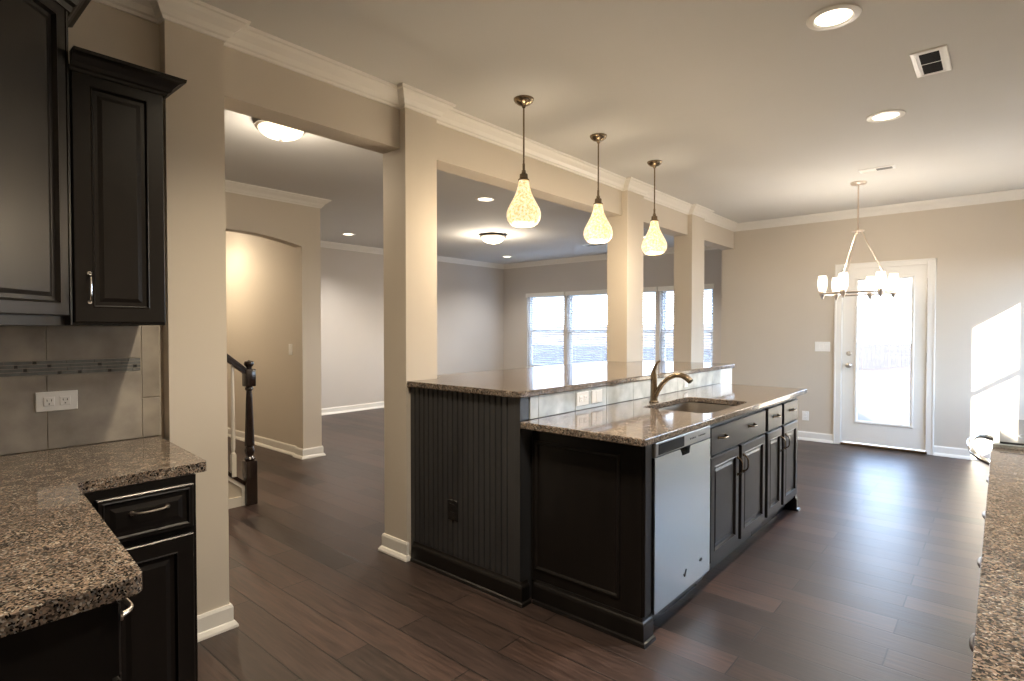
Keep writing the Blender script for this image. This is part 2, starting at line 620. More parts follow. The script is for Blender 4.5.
# kitchen side
bm = bmn(); wall_x(bm, XPB, XW, -3.0, PIL[0][0])
struct('wall_left', bm, M['wall'], 'beige kitchen wall behind the tile backsplash and upper cabinets', 'wall')
bm = bmn(); wall_y(bm, YN - 0.15, YN, XW, XR + 0.15)
struct('wall_near', bm, M['wall'], 'beige kitchen wall behind the corner cabinets', 'wall')
WD = [(5.05, 6.33, 0.60, 2.15), (6.43, 7.45, 0.60, 2.15)]
bm = bmn(); wall_x(bm, XR, XR + 0.15, YN, YD + 0.15, WD)
struct('wall_right', bm, M['wall'], 'beige outer wall behind the stove run', 'wall')
DO = (-1.450, -0.582, 0.0, 2.105)
bm = bmn(); wall_y(bm, YD, YD + 0.15, XPB, XR, [DO])
struct('wall_back', bm, M['wall'], 'pale greige dining wall around the white patio door', 'wall')
# pillars and beam
names = ['wide beige pillar beside the granite counter and staircase', 'beige pillar at the beadboard end of the raised bar',
         'beige pillar rising behind the faucet from the raised bar', 'beige pillar beyond the raised bar, closest to the patio door wall']
for i, (a, b) in enumerate(PIL):
    bm = bmn(); box(bm, XPB, XP1 if i == 0 else XPF, a, b, 0, ZC)
    struct('pillar', bm, M['wall'], names[i], 'pillar')
bm = bmn()
prev = PIL[0][1]
for a, b in PIL[1:] + [(YD, YD)]:
    box(bm, XPB, XB, prev, a, ZB, ZC)
    prev = b
struct('beam', bm, M['wall'], 'long beige ceiling beam joining the four pillars', 'beam')
# living room
XWN = [(-7.51, -6.565), (-6.495, -5.56), (-5.505, -4.585), (-4.515, -3.57)]
ZS, ZH = 0.57, 2.09
bm = bmn(); wall_y(bm, YWIN, YWIN + 0.15, XL, XPB, [(a, b, ZS, ZH) for a, b in XWN])
box(bm, XPB, XPB + 0.15, YD + 0.15, YWIN + 0.15, 0, ZC)
struct('wall_windows', bm, M['wall_liv'], 'taupe living room wall with the row of windows', 'wall')
bm = bmn(); box(bm, XL - 0.15, XL, 1.05, YWIN + 0.15, 0, ZC)
struct('wall_living', bm, M['wall_liv'], 'plain grey living room side wall beyond the arch wall', 'wall')
bm = bmn(); box(bm, XL, XA - 0.14, 3.061, 3.25, 0, ZC)
struct('wall_hall', bm, M['wall'], 'tan hallway wall seen through the archway', 'wall')
# arch wall
ay0, ay1, zs, za = 1.66, 3.035, 2.24, 2.325
pts = [(XA, -3.0, 0), (XA, ay0, 0)]
cyc = (ay0 + ay1) / 2
hw = (ay1 - ay0) / 2
rad = (hw * hw + (za - zs) ** 2) / (2 * (za - zs))
for i in range(25):
    yy = ay0 + (ay1 - ay0) * i / 24
    pts.append((XA, yy, za - rad + math.sqrt(rad * rad - (yy - cyc) ** 2)))
pts += [(XA, ay1, 0), (XA, 3.25, 0), (XA, 3.25, ZC), (XA, -3.0, ZC)]
bm = bmn(); prism(bm, pts, (-0.14, 0, 0))
struct('wall_arch', bm, M['wall'], 'greige wall with a shallow arched opening near the stairs', 'wall')
bm = bmn(); box(bm, XL, XA - 0.14, 1.05, 1.20, 0, ZC)
struct('wall_hall_near', bm, M['wall'], 'tan wall on the stair side of the hallway', 'wall')
bm = bmn(); box(bm, XA - 0.14, XPB, -3.15, -3.0, 0, ZC)
struct('wall_foyer', bm, M['wall'], 'beige foyer wall behind the staircase', 'wall')
# unseen upper storey, added so the house shades the yard
bm = bmn(); box(bm, -8.32, 0.81, -3.10, 9.28, ZC + 0.151, 5.3)
prism(bm, [(-8.7, -3.5, 5.3), (1.2, -3.5, 5.3), (1.2, 3.1, 7.0), (-8.7, 3.1, 7.0)], (0, 0, 0.12))
prism(bm, [(-8.7, 9.7, 5.3), (1.2, 9.7, 5.3), (1.2, 3.1, 7.0), (-8.7, 3.1, 7.0)], (0, 0, 0.12))
struct('shade_storey', bm, M['siding'], 'unseen upper storey added above the ceiling to shade the yard', 'house')

bm = bmn(); box(bm, -24.0, -8.41, -3.10, 9.20, -0.75, 5.3)  # unseen wing added to carry the house shade farther across the yard
prism(bm, [(-24.4, -3.5, 5.3), (-8.72, -3.5, 5.3), (-8.72, 3.1, 7.0), (-24.4, 3.1, 7.0)], (0, 0, 0.12))
prism(bm, [(-24.4, 9.7, 5.3), (-8.72, 9.7, 5.3), (-8.72, 3.1, 7.0), (-24.4, 3.1, 7.0)], (0, 0, 0.12))
struct('shade_wing', bm, M['siding'], 'unseen wing added beyond the living room side wall to shade the yard', 'house')

# crown mouldings
CR = [(0, ZCR), (0.010, ZCR), (0.013, ZCR + 0.012), (0.022, ZCR + 0.018), (0.034, ZCR + 0.040), (0.060, ZC - 0.030),
      (0.070, ZC - 0.016), (0.082, ZC - 0.014), (0.086, ZC - 0.001), (0, ZC - 0.001)]
path = [(XW, YN), (XW, PIL[0][0]), (XP1, PIL[0][0]), (XP1, PIL[0][1]), (XB, PIL[0][1])]
for a, b in PIL[1:]:
    path += [(XB, a), (XPF, a), (XPF, b), (XB, b)]
path += [(XB, YD), (XR, YD), (XR, YN)]
bm = bmn(); sweep(bm, path, CR, closed=True)
struct('trim_1', bm, M['trim'], 'white crown moulding stepping around kitchen pillars and beam', 'crown moulding')
path = [(XA, -3.0), (XA, 3.25), (XL, 3.25), (XL, YWIN), (XPB, YWIN), (XPB, -3.0)]
bm = bmn(); sweep(bm, path, CR, closed=True)
struct('trim_2', bm, M['trim'], 'white crown moulding around the living room and arch wall', 'crown moulding')

BB = [(0, 0.105), (0.008, 0.105), (0.013, 0.092), (0.013, 0.030), (0.020, 0.026), (0.029, 0.010), (0.030, 0.0), (0, 0.0)]
def baseboard(name, path, label, closed=False):
    bm = bmn(); sweep(bm, path, BB, closed)
    return struct(name, bm, M['trim'], label, 'baseboard')
baseboard('baseboard_pillar', [(XP1, 0.742), (XP1, PIL[0][1]), (XPB, PIL[0][1]), (XPB, -2.0)], 'white baseboard wrapping the wide pillar by the granite counter')
baseboard('baseboard_bar', [(XPB, PIL[1][1]), (XPB, PIL[1][0]), (XPF, PIL[1][0]), (XPF, 2.112)], 'white baseboard around the foot of the pillar touching the beadboard')
a, b = PIL[3]
baseboard('baseboard_column', [(XPF, a), (XPF, b), (XPB, b), (XPB, a)], 'white baseboard around the foot of the pillar past the bar', True)
baseboard('baseboard_back', [(XPB, YD), (-1.511, YD)], 'white baseboard on the dining wall between bar and patio door')
baseboard('baseboard_right', [(-0.540, YD), (XR, YD), (XR, 3.75)], 'white baseboard on the dining wall past the patio door hinges')
baseboard('baseboard_hall', [(XL, 3.061), (XA - 0.14, 3.061), (XA - 0.14, ay1), (XA, ay1), (XA, 3.25), (XL, 3.25), (XL, YWIN), (XPB, YWIN), (XPB, YD)],
          'white baseboard along the hall, arch jamb and living room walls')
baseboard('baseboard_foyer', [(XA, -0.6), (XA, ay0), (XA - 0.14, ay0)], 'white baseboard on the arch wall next to the stairs')

# ------------------------------------------------------------------ patio door
def ring_rect(bm, o, u, v, n, w_, h_, prof):
    """frame of profile rings (inset, depth) around a rectangular hole; prof is a closed ring list"""
    o, u, v, n = Vector(o), Vector(u), Vector(v), Vector(n)
    vs = []
    for ins, d in prof:
        vs.append([bm.verts.new(o + u * a + v * b_ + n * d) for a, b_ in
                   ((ins, ins), (w_ - ins, ins), (w_ - ins, h_ - ins), (ins, h_ - ins))])
    k = len(vs)
    for i in range(k):
        a, b_ = vs[i], vs[(i + 1) % k]
        for j in range(4):
            bm.faces.new([a[j], a[(j + 1) % 4], b_[(j + 1) % 4], b_[j]])

d1 = bpy.data.objects.new('door_1', None); COL.objects.link(d1)
d1.location = (-1.016, YD, 0); d1['_o'] = (-1.016, YD, 0.0)
tag(d1, 'white patio door with a tall full glass pane', 'door', kind='structure')
sx0, sx1, sz0, sz1 = -1.432, -0.600, 0.035, 2.085
gx0, gx1, gz0, gz1 = -1.275, -0.758, 0.295, 1.942
yf = YD + 0.012
bm = bmn()
box(bm, sx0, gx0, yf, yf + 0.045, sz0, sz1); box(bm, gx1, sx1, yf, yf + 0.045, sz0, sz1)
box(bm, gx0, gx1, yf, yf + 0.045, sz0, gz0); box(bm, gx0, gx1, yf, yf + 0.045, gz1, sz1)
obj('door_slab', bm, M['trim'], d1)
bm = bmn()
ring_rect(bm, (gx0 - 0.028, yf, gz0 - 0.028), (1, 0, 0), (0, 0, 1), (0, -1, 0), gx1 - gx0 + 0.056, gz1 - gz0 + 0.056,
          [(0, 0.0), (0, 0.006), (0.008, 0.012), (0.022, 0.010), (0.032, 0.0), (0.032, -0.02), (0.028, -0.02)])
obj('glass_frame', bm, M['trim'], d1)
bm = bmn(); box(bm, gx0 - 0.003, gx1 + 0.003, yf + 0.02, yf + 0.026, gz0 - 0.003, gz1 + 0.003)
obj('glass_pane', bm, M['glass'], d1)
bm = bmn()
box(bm, sx0 - 0.018, sx0 - 0.003, YD + 0.0, YD + 0.15, 0.0, 2.105); box(bm, sx1 + 0.003, sx1 + 0.018, YD, YD + 0.15, 0.0, 2.105)
box(bm, sx0 - 0.018, sx1 + 0.018, YD, YD + 0.15, 2.089, 2.105)
obj('jamb', bm, M['trim'], d1)
bm = bmn()
CS = 0.075
for (x0, x1) in ((-1.511, -1.511 + CS), (-0.541 - CS, -0.541)):
    box(bm, x0, x1, YD - 0.018, YD - 0.0005, 0, 2.143, 0.004)
box(bm, -1.511 + CS, -0.541 - CS, YD - 0.018, YD - 0.0005, 2.143 - CS + 0.010, 2.143, 0.004)
for (x0, x1) in ((-1.511, -1.511 + 0.018), (-0.541 - 0.018, -0.541)):
    box(bm, x0, x1, YD - 0.026, YD - 0.016, 0, 2.143, 0.003)
box(bm, -1.511, -0.541, YD - 0.026, YD - 0.016, 2.125, 2.143, 0.003)
obj('casing', bm, M['trim'], d1)
bm = bmn(); box(bm, sx0, sx1, YD - 0.03, YD + 0.14, 0.001, 0.028, 0.004)
obj('threshold', bm, M['bronze'], d1)
kx = sx0 + 0.070
bm = bmn(); lathe(bm, [(0.001, 0), (0.030, 0), (0.030, -0.006), (0.024, -0.012), (0.011, -0.016), (0.010, -0.034), (0.018, -0.040), (0.026, -0.050), (0.027, -0.058), (0.020, -0.068), (0.001, -0.071)], (kx, yf, 0.945), 24, 'Y')
obj('door_knob', bm, M['nickel'], d1, smooth=True)
bm = bmn(); lathe(bm, [(0.001, 0), (0.028, 0), (0.028, -0.008), (0.022, -0.014), (0.001, -0.014)], (kx, yf, 1.085), 24, 'Y')
box(bm, kx - 0.004, kx + 0.004, yf - 0.028, yf - 0.012, 1.070, 1.100, 0.001)
obj('deadbolt', bm, M['nickel'], d1, smooth=True)
for z in (0.26, 1.06, 1.88):
    bm = bmn()
    lathe(bm, [(0.001, -0.05), (0.007, -0.05), (0.007, 0.05), (0.001, 0.05)], (sx1 + 0.006, yf - 0.008, z), 12)
    box(bm, sx1 - 0.022, sx1 + 0.0, yf - 0.003, yf + 0.001, z - 0.05, z + 0.05)
    obj('hinge', bm, M['nickel'], d1, smooth=True)

# ------------------------------------------------------------------ windows
def window(name, label, axis, c, a0, a1, z0, z1, inward, groupmat=None):
    """double hung vinyl window set in an opening; axis 'x' = opening spans x at wall y=c; inward = +-1 towards the room"""
    r = bpy.data.objects.new(name, None); COL.objects.link(r)
    loc = ((a0 + a1) / 2, c, z0) if axis == 'x' else (c, (a0 + a1) / 2, z0)
    r.location = loc; r['_o'] = tuple(float(t) for t in loc)
    tag(r, label, 'window', kind='structure')
    def bx(bm, p0, p1, d0, d1, q0, q1, bev=0.0):
        # p along wall, d depth from wall's inner face going outwards, q vertical
        e0, e1 = c - inward * d0, c - inward * d1
        if axis == 'x':
            box(bm, p0, p1, e0, e1, q0, q1, bev)
        else:
            box(bm, e0, e1, p0, p1, q0, q1, bev)
    m = (z0 + z1) / 2
    bm = bmn()
    for p0, p1 in ((a0, a0 + 0.03), (a1 - 0.03, a1)):
        bx(bm, p0, p1, 0.07, 0.14, z0, z1)
    bx(bm, a0 + 0.03, a1 - 0.03, 0.07, 0.14, z0, z0 + 0.03); bx(bm, a0 + 0.03, a1 - 0.03, 0.07, 0.14, z1 - 0.03, z1)
    obj('window_frame', bm, M['vinyl'], r)
    for (q0, q1, dd) in ((z0 + 0.03, m + 0.02, 0.08), (m - 0.02, z1 - 0.03, 0.105)):
        bm = bmn()
        s = 0.038
        bx(bm, a0 + 0.03, a0 + 0.03 + s, dd, dd + 0.022, q0, q1); bx(bm, a1 - 0.03 - s, a1 - 0.03, dd, dd + 0.022, q0, q1)
        bx(bm, a0 + 0.03 + s, a1 - 0.03 - s, dd, dd + 0.022, q0, q0 + s); bx(bm, a0 + 0.03 + s, a1 - 0.03 - s, dd, dd + 0.022, q1 - s, q1)
        f = obj('sash', bm, M['vinyl'], r)
        bm = bmn(); bx(bm, a0 + 0.03 + s - 0.002, a1 - 0.03 - s + 0.002, dd + 0.009, dd + 0.013, q0 + s - 0.002, q1 - s + 0.002)
        obj('pane', bm, M['glass'], f)
    bm = bmn()
    bx(bm, a0 - 0.02, a1 + 0.02, -0.022, -0.0005, z0 - 0.018, z0, 0.003)
    bx(bm, a0 + 0.001, a1 - 0.001, -0.0005, 0.07, z0 + 0.0, z0 + 0.004)
    obj('sill', bm, M['trim'], r)
    return r

wl = ['living room window closest to the plain side wall', 'living room window just before the tall bar pillar',
      'living room window half hidden behind the tall bar pillar', 'living room window closest to the dining wall corner']
for i, (a, b) in enumerate(XWN):
    window('window_%d' % (i + 1), wl[i], 'x', YWIN, a, b, ZS, ZH, -1)
window('window_5', 'dining side window whose sunlight falls on the patio door wall', 'y', XR, WD[0][0], WD[0][1], WD[0][2], WD[0][3], -1)
window('window_6', 'dining side window in the corner with the patio door wall', 'y', XR, WD[1][0], WD[1][1], WD[1][2], WD[1][3], -1)

# blinds in the living room windows
bl = ['white slatted blind in the window closest to the plain side wall', 'white slatted blind in the window before the bar pillar',
      'white slatted blind partly behind the pillar rising from the bar', 'white slatted blind in the window closest to the dining corner']
for i, (a, b) in enumerate(XWN):
    t = thing('window_blind', bl[i], 'blind', ((a + b) / 2, YWIN, ZS), 'white slatted blinds in the living room windows')
    bm = bmn(); box(bm, a - 0.022, b + 0.022, YWIN - 0.024, YWIN + 0.002, ZH - 0.055, ZH + 0.025, 0.003)
    obj('valance', bm, M['trim'], t)
    bm = bmn()
    yc = YWIN + 0.038
    z = ZS + 0.05
    while z < ZH - 0.06:
        th = R(15)
        for s in (0,):
            dy, dz = 0.024 * math.cos(th), 0.024 * math.sin(th)
            q = [(yc - dy, z + dz), (yc, z + 0.003), (yc + dy, z - dz), (yc + dy, z - dz - 0.0025), (yc, z), (yc - dy, z + dz - 0.0025)]
            prism(bm, [(a + 0.008, y_, z_) for y_, z_ in q], (b - a - 0.016, 0, 0))
        z += 0.046
    obj('slats', bm, M['slat'], t)
    bm = bmn(); box(bm, a + 0.008, b - 0.008, yc - 0.025, yc + 0.025, ZS + 0.010, ZS + 0.030, 0.004)
    obj('bottom_rail', bm, M['slat'], t)
    for q in (0.18, 0.82):
        bm = bmn(); xx = a + (b - a) * q
        for yy in (yc - 0.026, yc + 0.026):
            tube(bm, [(xx, yy, ZS + 0.02), (xx, yy, ZH - 0.05)], 0.0014, 5)
        obj('ladder_cord', bm, M['slat'], t)

# ------------------------------------------------------------------ outside
def hz(x, y):
    # level yard that climbs to a clay bank behind the living room windows
    t = max(0.0, min(1.0, (y - 17.0) / 22.0))
    s = max(0.0, min(1.0, (-x - 0.22 * y - 1.0) / 4.0))
    return -0.75 + (3 * t * t - 2 * t ** 3) * (3 * s * s - 2 * s ** 3) * 2.5
bm = bmn()
nx, ny = 60, 60
grid = [[bm.verts.new((-70 + 110 * i / nx, 9.32 + 0.0 + 90 * (j / ny) ** 1.4, hz(-70 + 110 * i / nx, 9.32 + 90 * (j / ny) ** 1.4))) for i in range(nx + 1)] for j in range(ny + 1)]
for j in range(ny):
    for i in range(nx):
        bm.faces.new([grid[j][i], grid[j][i + 1], grid[j + 1][i + 1], grid[j + 1][i]])
g0 = [bm.verts.new((x, y, -0.75)) for x, y in ((-70, -40), (40, -40), (40, 9.32), (-70, 9.32))]
bm.faces.new(g0)
M['clay'] = mat('bare_clay_yard', (0.062, 0.041, 0.030), 0.95, noise=(0.25, 0.3))
struct('ground', bm, M['clay'], 'bare reddish clay yard outside the windows', 'ground')
bm = bmn(); box(bm, -2.4, 0.4, YD + 0.16, YD + 2.0, -0.25, -0.02)
struct('patio', bm, M['patio'], 'pale concrete patio slab outside the glass door', 'patio')
# board fence running away across the yard
A, B = Vector((-4.4, 26.3)), Vector((-3.6, 47.0))
fe = thing('yard_fence', 'weathered grey board fence crossing the yard behind the patio door glass', 'fence', (A.x, A.y, -0.75))
bm = bmn()
A2 = Vector((-9.0, 24.5)); B2 = Vector((4.0, 62.0))
n = 90
for i in range(n):
    p = A2.lerp(B2, i / n); q = A2.lerp(B2, (i + 0.93) / n)
    z = -0.76
    d = (q - p).normalized(); nn = Vector((d.y, -d.x)) * 0.02
    prism(bm, [(p.x, p.y, z), (q.x, q.y, z), (q.x + nn.x, q.y + nn.y, z), (p.x + nn.x, p.y + nn.y, z)], (0, 0, 1.30))
obj('board_panel', bm, M['fence'], fe)
for i in range(0, n + 1, 6):
    p = A2.lerp(B2, i / n)
    bm = bmn(); box(bm, p.x - 0.06, p.x + 0.06, p.y - 0.06, p.y + 0.06, -0.76, 0.66)
    obj('post', bm, M['fence'], fe)
M['leafless'] = mat('bare_branches', (0.30, 0.25, 0.23), 0.9, noise=(3, 0.2))

# ------------------------------------------------------------------ left wall: backsplash, counter, base and wall cabinets
XT = XW + 0.010
bm = bmn(); box(bm, XW + 0.0005, XW + 0.006, YN, 0.838, 0.915, 1.386)
bs = struct('tile_backsplash', bm, M['grout'], 'grey stone tile backsplash with a mosaic band on the kitchen wall', 'backsplash')
bm = bmn()
ys = [-0.29, -0.175, 0.138, 0.452, 0.765, 0.832]
for a, b in zip(ys, ys[1:]):
    if a < 0.76:
        for z0, z1 in ((0.917, 1.196), (1.254, 1.385)):
            box(bm, XW + 0.004, XT, a + 0.0018, b - 0.0018, z0, z1, 0.001)
    else:
        for z0, z1 in ((0.917, 1.080), (1.084, 1.385)):
            box(bm, XW + 0.004, XT, a + 0.0018, b - 0.0018, z0, z1, 0.001)
obj('tiles', bm, M['tile'], bs)
bm = bmn(); bm2 = bmn()
zz = 1.199
for row in range(4):
    y = -0.29 - random.random() * 0.1
    while y < 0.762:
        L = random.uniform(0.045, 0.095)
        y1 = min(y + L, 0.762)
        if y1 > y + 0.004:
            box(bm, XW + 0.004, XT + 0.0005, y, y1 - 0.0012, zz, zz + 0.0115)
        y = y1
        if random.random() < 0.35 and y < 0.745:
            box(bm2, XW + 0.004, XT + 0.0015, y, y + 0.011, zz, zz + 0.0115)
            y += 0.0125
    zz += 0.0135
obj('mosaic_band', bm, M['mosaic'], bs)
obj('mosaic_chips', bm2, M['mosaic_dark'], bs)

def outlet(name, label, loc, n, u, size=(0.13, 0.08), m=None, face='duplex', gang=1):
    """cover plate centred at loc, normal n, long axis u"""
    m = m or M['white']
    n, u = Vector(n), Vector(u)
    v = n.cross(u)
    t = thing(name, label, 'switch' if 'switch' in name else 'outlet', loc)
    c = Vector(loc)
    def plate(bm, cu, cv, w_, h_, d0, d1):
        o = c + u * (cu - w_ / 2) + v * (cv - h_ / 2) + n * d0
        d = d1 - d0
        rings = [(0, 0), (0, d * 0.5), (0.002, d)]
        vs = [[bm.verts.new(o + u * a + v * b + n * dd) for a, b in ((i_, i_), (w_ - i_, i_), (w_ - i_, h_ - i_), (i_, h_ - i_))] for i_, dd in rings]
        bm.faces.new(vs[0])
        for a, b in zip(vs, vs[1:]):
            for i in range(4):
                bm.faces.new([a[i], a[(i + 1) % 4], b[(i + 1) % 4], b[i]])
        bm.faces.new(vs[-1])
    bm = bmn(); plate(bm, 0, 0, size[0], size[1], 0.0005, 0.006)
    obj('cover_plate', bm, m, t)
    if face == 'duplex':
        for s in (-1, 1):
            bm = bmn(); plate(bm, s * size[0] * 0.19, 0, size[0] * 0.26, size[1] * 0.46, 0.005, 0.009)
            so = obj('socket', bm, m, t)
            bm = bmn()
            for q in (-1, 1):
                plate(bm, s * size[0] * 0.19 + q * size[0] * 0.05, size[1] * 0.06, 0.0022, 0.009, 0.008, 0.0095)
            plate(bm, s * size[0] * 0.19, -size[1] * 0.12, 0.005, 0.005, 0.008, 0.0095)
            obj('slots', bm, M['black'], so)
    else:
        for g in range(gang):
            cu = (g - (gang - 1) / 2) * 0.046
            bm = bmn(); plate(bm, cu, 0, 0.032, 0.066, 0.005, 0.009)
            obj('rocker', bm, m, t)
    return t

outlet('wall_outlet', 'white double outlet on the grey stone backsplash tiles', (XT, 0.482, 1.097), (1, 0, 0), (0, 1, 0), (0.128, 0.074))

# granite top of the L-shaped corner
ZT = 0.914
def rc(c, r, a0, a1, n=6):
    return [(c[0] + r * math.cos(R(a0 + (a1 - a0) * i / n)), c[1] + r * math.sin(R(a0 + (a1 - a0) * i / n))) for i in range(n + 1)]
outer = [(XW + 0.002, YN + 0.002), (-1.182, YN + 0.002)] + rc((-1.228, 0.312), 0.028, 0, 88) + [(-2.048, 0.405), (-2.062, 0.412), (-2.068, 0.425)] + \
        rc((-2.085, 0.760), 0.016, 0, 85) + [(XW + 0.002, 0.826)]
bm = bmn(); slab(bm, outer, [], ZT - 0.034, ZT)
o = obj('granite_worktop', bm, M['granite'])
bv = o.modifiers.new('bevel', 'BEVEL'); bv.width = 0.006; bv.segments = 3; bv.limit_method = 'ANGLE'; bv.angle_limit = R(40)
tag(o, 'speckled brown granite worktop on the L-shaped corner cabinets', 'countertop')

# base cabinet facing the island
t = thing('base_cabinet', 'dark espresso base cabinet with one drawer beside the wide pillar', 'cabinet', (-2.39, 0.58, 0))
bm = bmn(); box(bm, XW + 0.003, -2.065, 0.385, 0.735, 0.10, 0.878); obj('carcass', bm, M['cab'], t)
bm = bmn(); box(bm, XW + 0.003, -2.13, 0.385, 0.733, 0.0, 0.10); obj('toe_kick', bm, M['cab'], t)
bm = bmn(); door_panel(bm, (-2.065, 0.452, 0.708), (0, 1, 0), (0, 0, 1), (1, 0, 0), 0.270, 0.146, 0.020, 0.012, groove=0.005)
dr = obj('drawer', bm, M['cab'], t)
bm = bmn(); pull(bm, (-2.0445, 0.592, 0.796), (0, 1, 0), (1, 0, 0), 0.10, r=0.0034, h=0.022); obj('handle', bm, M['nickel'], dr, smooth=True)
bm = bmn(); door_panel(bm, (-2.065, 0.452, 0.125), (0, 1, 0), (0, 0, 1), (1, 0, 0), 0.270, 0.562, 0.020, 0.05)
dd = obj('door', bm, M['cab'], t)
bm = bmn(); pull(bm, (-2.043, 0.475, 0.58), (0, 0, 1), (1, 0, 0), 0.10); obj('handle', bm, M['nickel'], dd, smooth=True)

# return cabinet whose end panel faces the camera side
t = thing('base_cabinet', 'dark base cabinet under the granite end with its side panel showing', 'cabinet', (-1.6, 0.0, 0))
bm = bmn(); box(bm, -2.05, -1.222, YN + 0.004, 0.290, 0.10, 0.878); obj('carcass', bm, M['cab'], t)
bm = bmn(); box(bm, -2.05, -1.23, YN + 0.004, 0.22, 0.0, 0.10); obj('toe_kick', bm, M['cab'], t)
bm = bmn(); box(bm, -1.222, -1.214, YN + 0.004, 0.272, 0.10, 0.878); obj('end_panel', bm, M['cab'], t)
for x0 in (-2.03, -1.630):
    bm = bmn(); door_panel(bm, (x0 + 0.395, 0.290, 0.725), (-1, 0, 0), (0, 0, 1), (0, 1, 0), 0.392, 0.136, 0.018, 0.022)
    dr = obj('drawer', bm, M['cab'], t)
    bm = bmn(); pull(bm, (x0 + (0.335 if x0 > -1.7 else 0.2), 0.3085, 0.832), (1, 0, 0), (0, 1, 0), 0.10, h=0.026); obj('handle', bm, M['nickel'], dr, smooth=True)
    bm = bmn(); door_panel(bm, (x0 + 0.395, 0.290, 0.125), (-1, 0, 0), (0, 0, 1), (0, 1, 0), 0.392, 0.592, 0.018, 0.055)
    dd = obj('door', bm, M['cab'], t)
    bm = bmn(); pull(bm, (x0 + 0.365, 0.3085, 0.62), (0, 0, 1), (0, 1, 0), 0.10); obj('handle', bm, M['nickel'], dd, smooth=True)

# wall cabinets
CC = [(0, 0.0), (0.006, 0.0), (0.010, 0.012), (0.018, 0.018), (0.024, 0.034), (0.040, 0.056), (0.048, 0.062), (0.060, 0.066), (0.062, 0.080), (0, 0.080)]
ZU = 1.386
YU0, YU1, XU = 0.470, 0.757, -2.39
t = thing('wall_cabinet', 'narrow dark upper cabinet hanging next to the wide pillar', 'cabinet', (-2.56, 0.61, ZU))
bm = bmn(); box(bm, XW + 0.002, XU - 0.019, YU0 + 0.001, YU1, ZU, 2.275); obj('carcass', bm, M['cab'], t)
bm = bmn(); door_panel(bm, (XU - 0.019, YU0 + 0.004, ZU + 0.008), (0, 1, 0), (0, 0, 1), (1, 0, 0), YU1 - YU0 - 0.008, 0.87, 0.019, 0.052)
dd = obj('door', bm, M['cab'], t)
bm = bmn(); pull(bm, (XU + 0.001, YU0 + 0.047, 1.515), (0, 0, 1), (1, 0, 0), 0.10, r=0.0032, h=0.022); obj('handle', bm, M['chrome'], dd, smooth=True)
bm = bmn(); sweep(bm, [(XU, YU0 + 0.001), (XU, YU1), (XW + 0.002, YU1)], [(d * 0.95, 2.248 + z * 0.78) for d, z in CC])
obj('crown_moulding', bm, M['cab'], t)

P0 = Vector((XU, YU0)); DG = Vector((1, -1)).normalized(); LG = 0.60
P1 = P0 + DG * LG
t = thing('wall_cabinet', 'tall diagonal corner upper cabinet above the tile backsplash', 'cabinet', (-2.5, 0.1, ZU))
bm = bmn()
NG = Vector((1, 1)).normalized()
b0 = P0 - NG * 0.020; b1 = P1 - NG * 0.020
prism(bm, [(XW + 0.002, YN + 0.002, ZU - 0.002), (P1.x, YN + 0.002, ZU - 0.002), (b1.x, b1.y, ZU - 0.002), (b0.x, b0.y - 0.001, ZU - 0.002), (XW + 0.002, YU0 - 0.001, ZU - 0.002)], (0, 0, 1.13))
prism(bm, [(b0.x, b0.y - 0.001, ZU), (P0.x, P0.y - 0.001, ZU), (P0.x + DG.x * 0.010, P0.y - 0.001 + DG.y * 0.010, ZU), (b0.x + DG.x * 0.010, b0.y - 0.001 + DG.y * 0.010, ZU)], (0, 0, 1.12))
obj('carcass', bm, M['cab'], t)
bm = bmn()
pp = P1 - NG * 0.020 - DG * 0.015
door_panel(bm, (pp.x, pp.y, ZU + 0.030), (-DG.x, -DG.y, 0), (0, 0, 1), (NG.x, NG.y, 0), LG - 0.029, 1.030, 0.020, 0.040, groove=0.012)
obj('door', bm, M['cab'], t)
bm = bmn(); sweep(bm, [(P1.x, YN + 0.004), (P1.x, P1.y), (P0.x, P0.y - 0.002), (XW + 0.003, YU0 - 0.002)][::1], [(d * 1.35, 2.44 + z * 1.5) for d, z in CC])
obj('crown_moulding', bm, M['cab'], t)

# ------------------------------------------------------------------ island
XT2 = -1.800
# bar wall (raised part) with beadboard end
t = thing('raised_bar', 'raised bar base with black beadboard end beside the pillar', 'bar counter', (-2.2, 3.4, 0))
bm = bmn()
box(bm, XPF + 0.002, XT2 - 0.002, 2.145, 4.700, 0.0, 1.030)
box(bm, -2.60, XT2 - 0.002, 4.700, 5.035, 0.0, 1.030)
obj('bar_wall', bm, M['bead'], t)
# beadboard: boards separated by grooves
bm = bmn()
x = XPF + 0.002
end = XT2 - 0.002
wide = 0.0405
prof = []
pts2 = [(x, 2.1448)]
cx = x
pts2.append((cx, 2.135))
k = 0
while cx + wide < end - 0.045:
    cx += wide
    dpt = 0.0088 if k != 4 else 0.0094
    pts2 += [(cx - 0.0060, 2.135), (cx - 0.0030, 2.135 + dpt), (cx + 0.0030, 2.135 + dpt), (cx + 0.0060, 2.135)]
    k += 1
pts2 += [(end, 2.135), (end, 2.1448)]
prism(bm, [(a_, b_, 0.0) for a_, b_ in pts2], (0, 0, 1.030))
obj('beadboard', bm, M['bead'], t)
bm = bmn(); box(bm, XT2 - 0.0018, XT2 + 0.004, 2.135, 2.198, ZT + 0.003, 1.030, 0.001); box(bm, end - 0.03, XT2 + 0.004, 2.128, 2.1345, 0.0, 1.029, 0.001)
obj('corner_trim', bm, M['bead'], t)
IB = [(0, 0.112), (0.006, 0.112), (0.010, 0.100), (0.016, 0.094), (0.020, 0.084), (0.020, 0.018), (0.030, 0.014), (0.034, 0.0), (0, 0.0)]
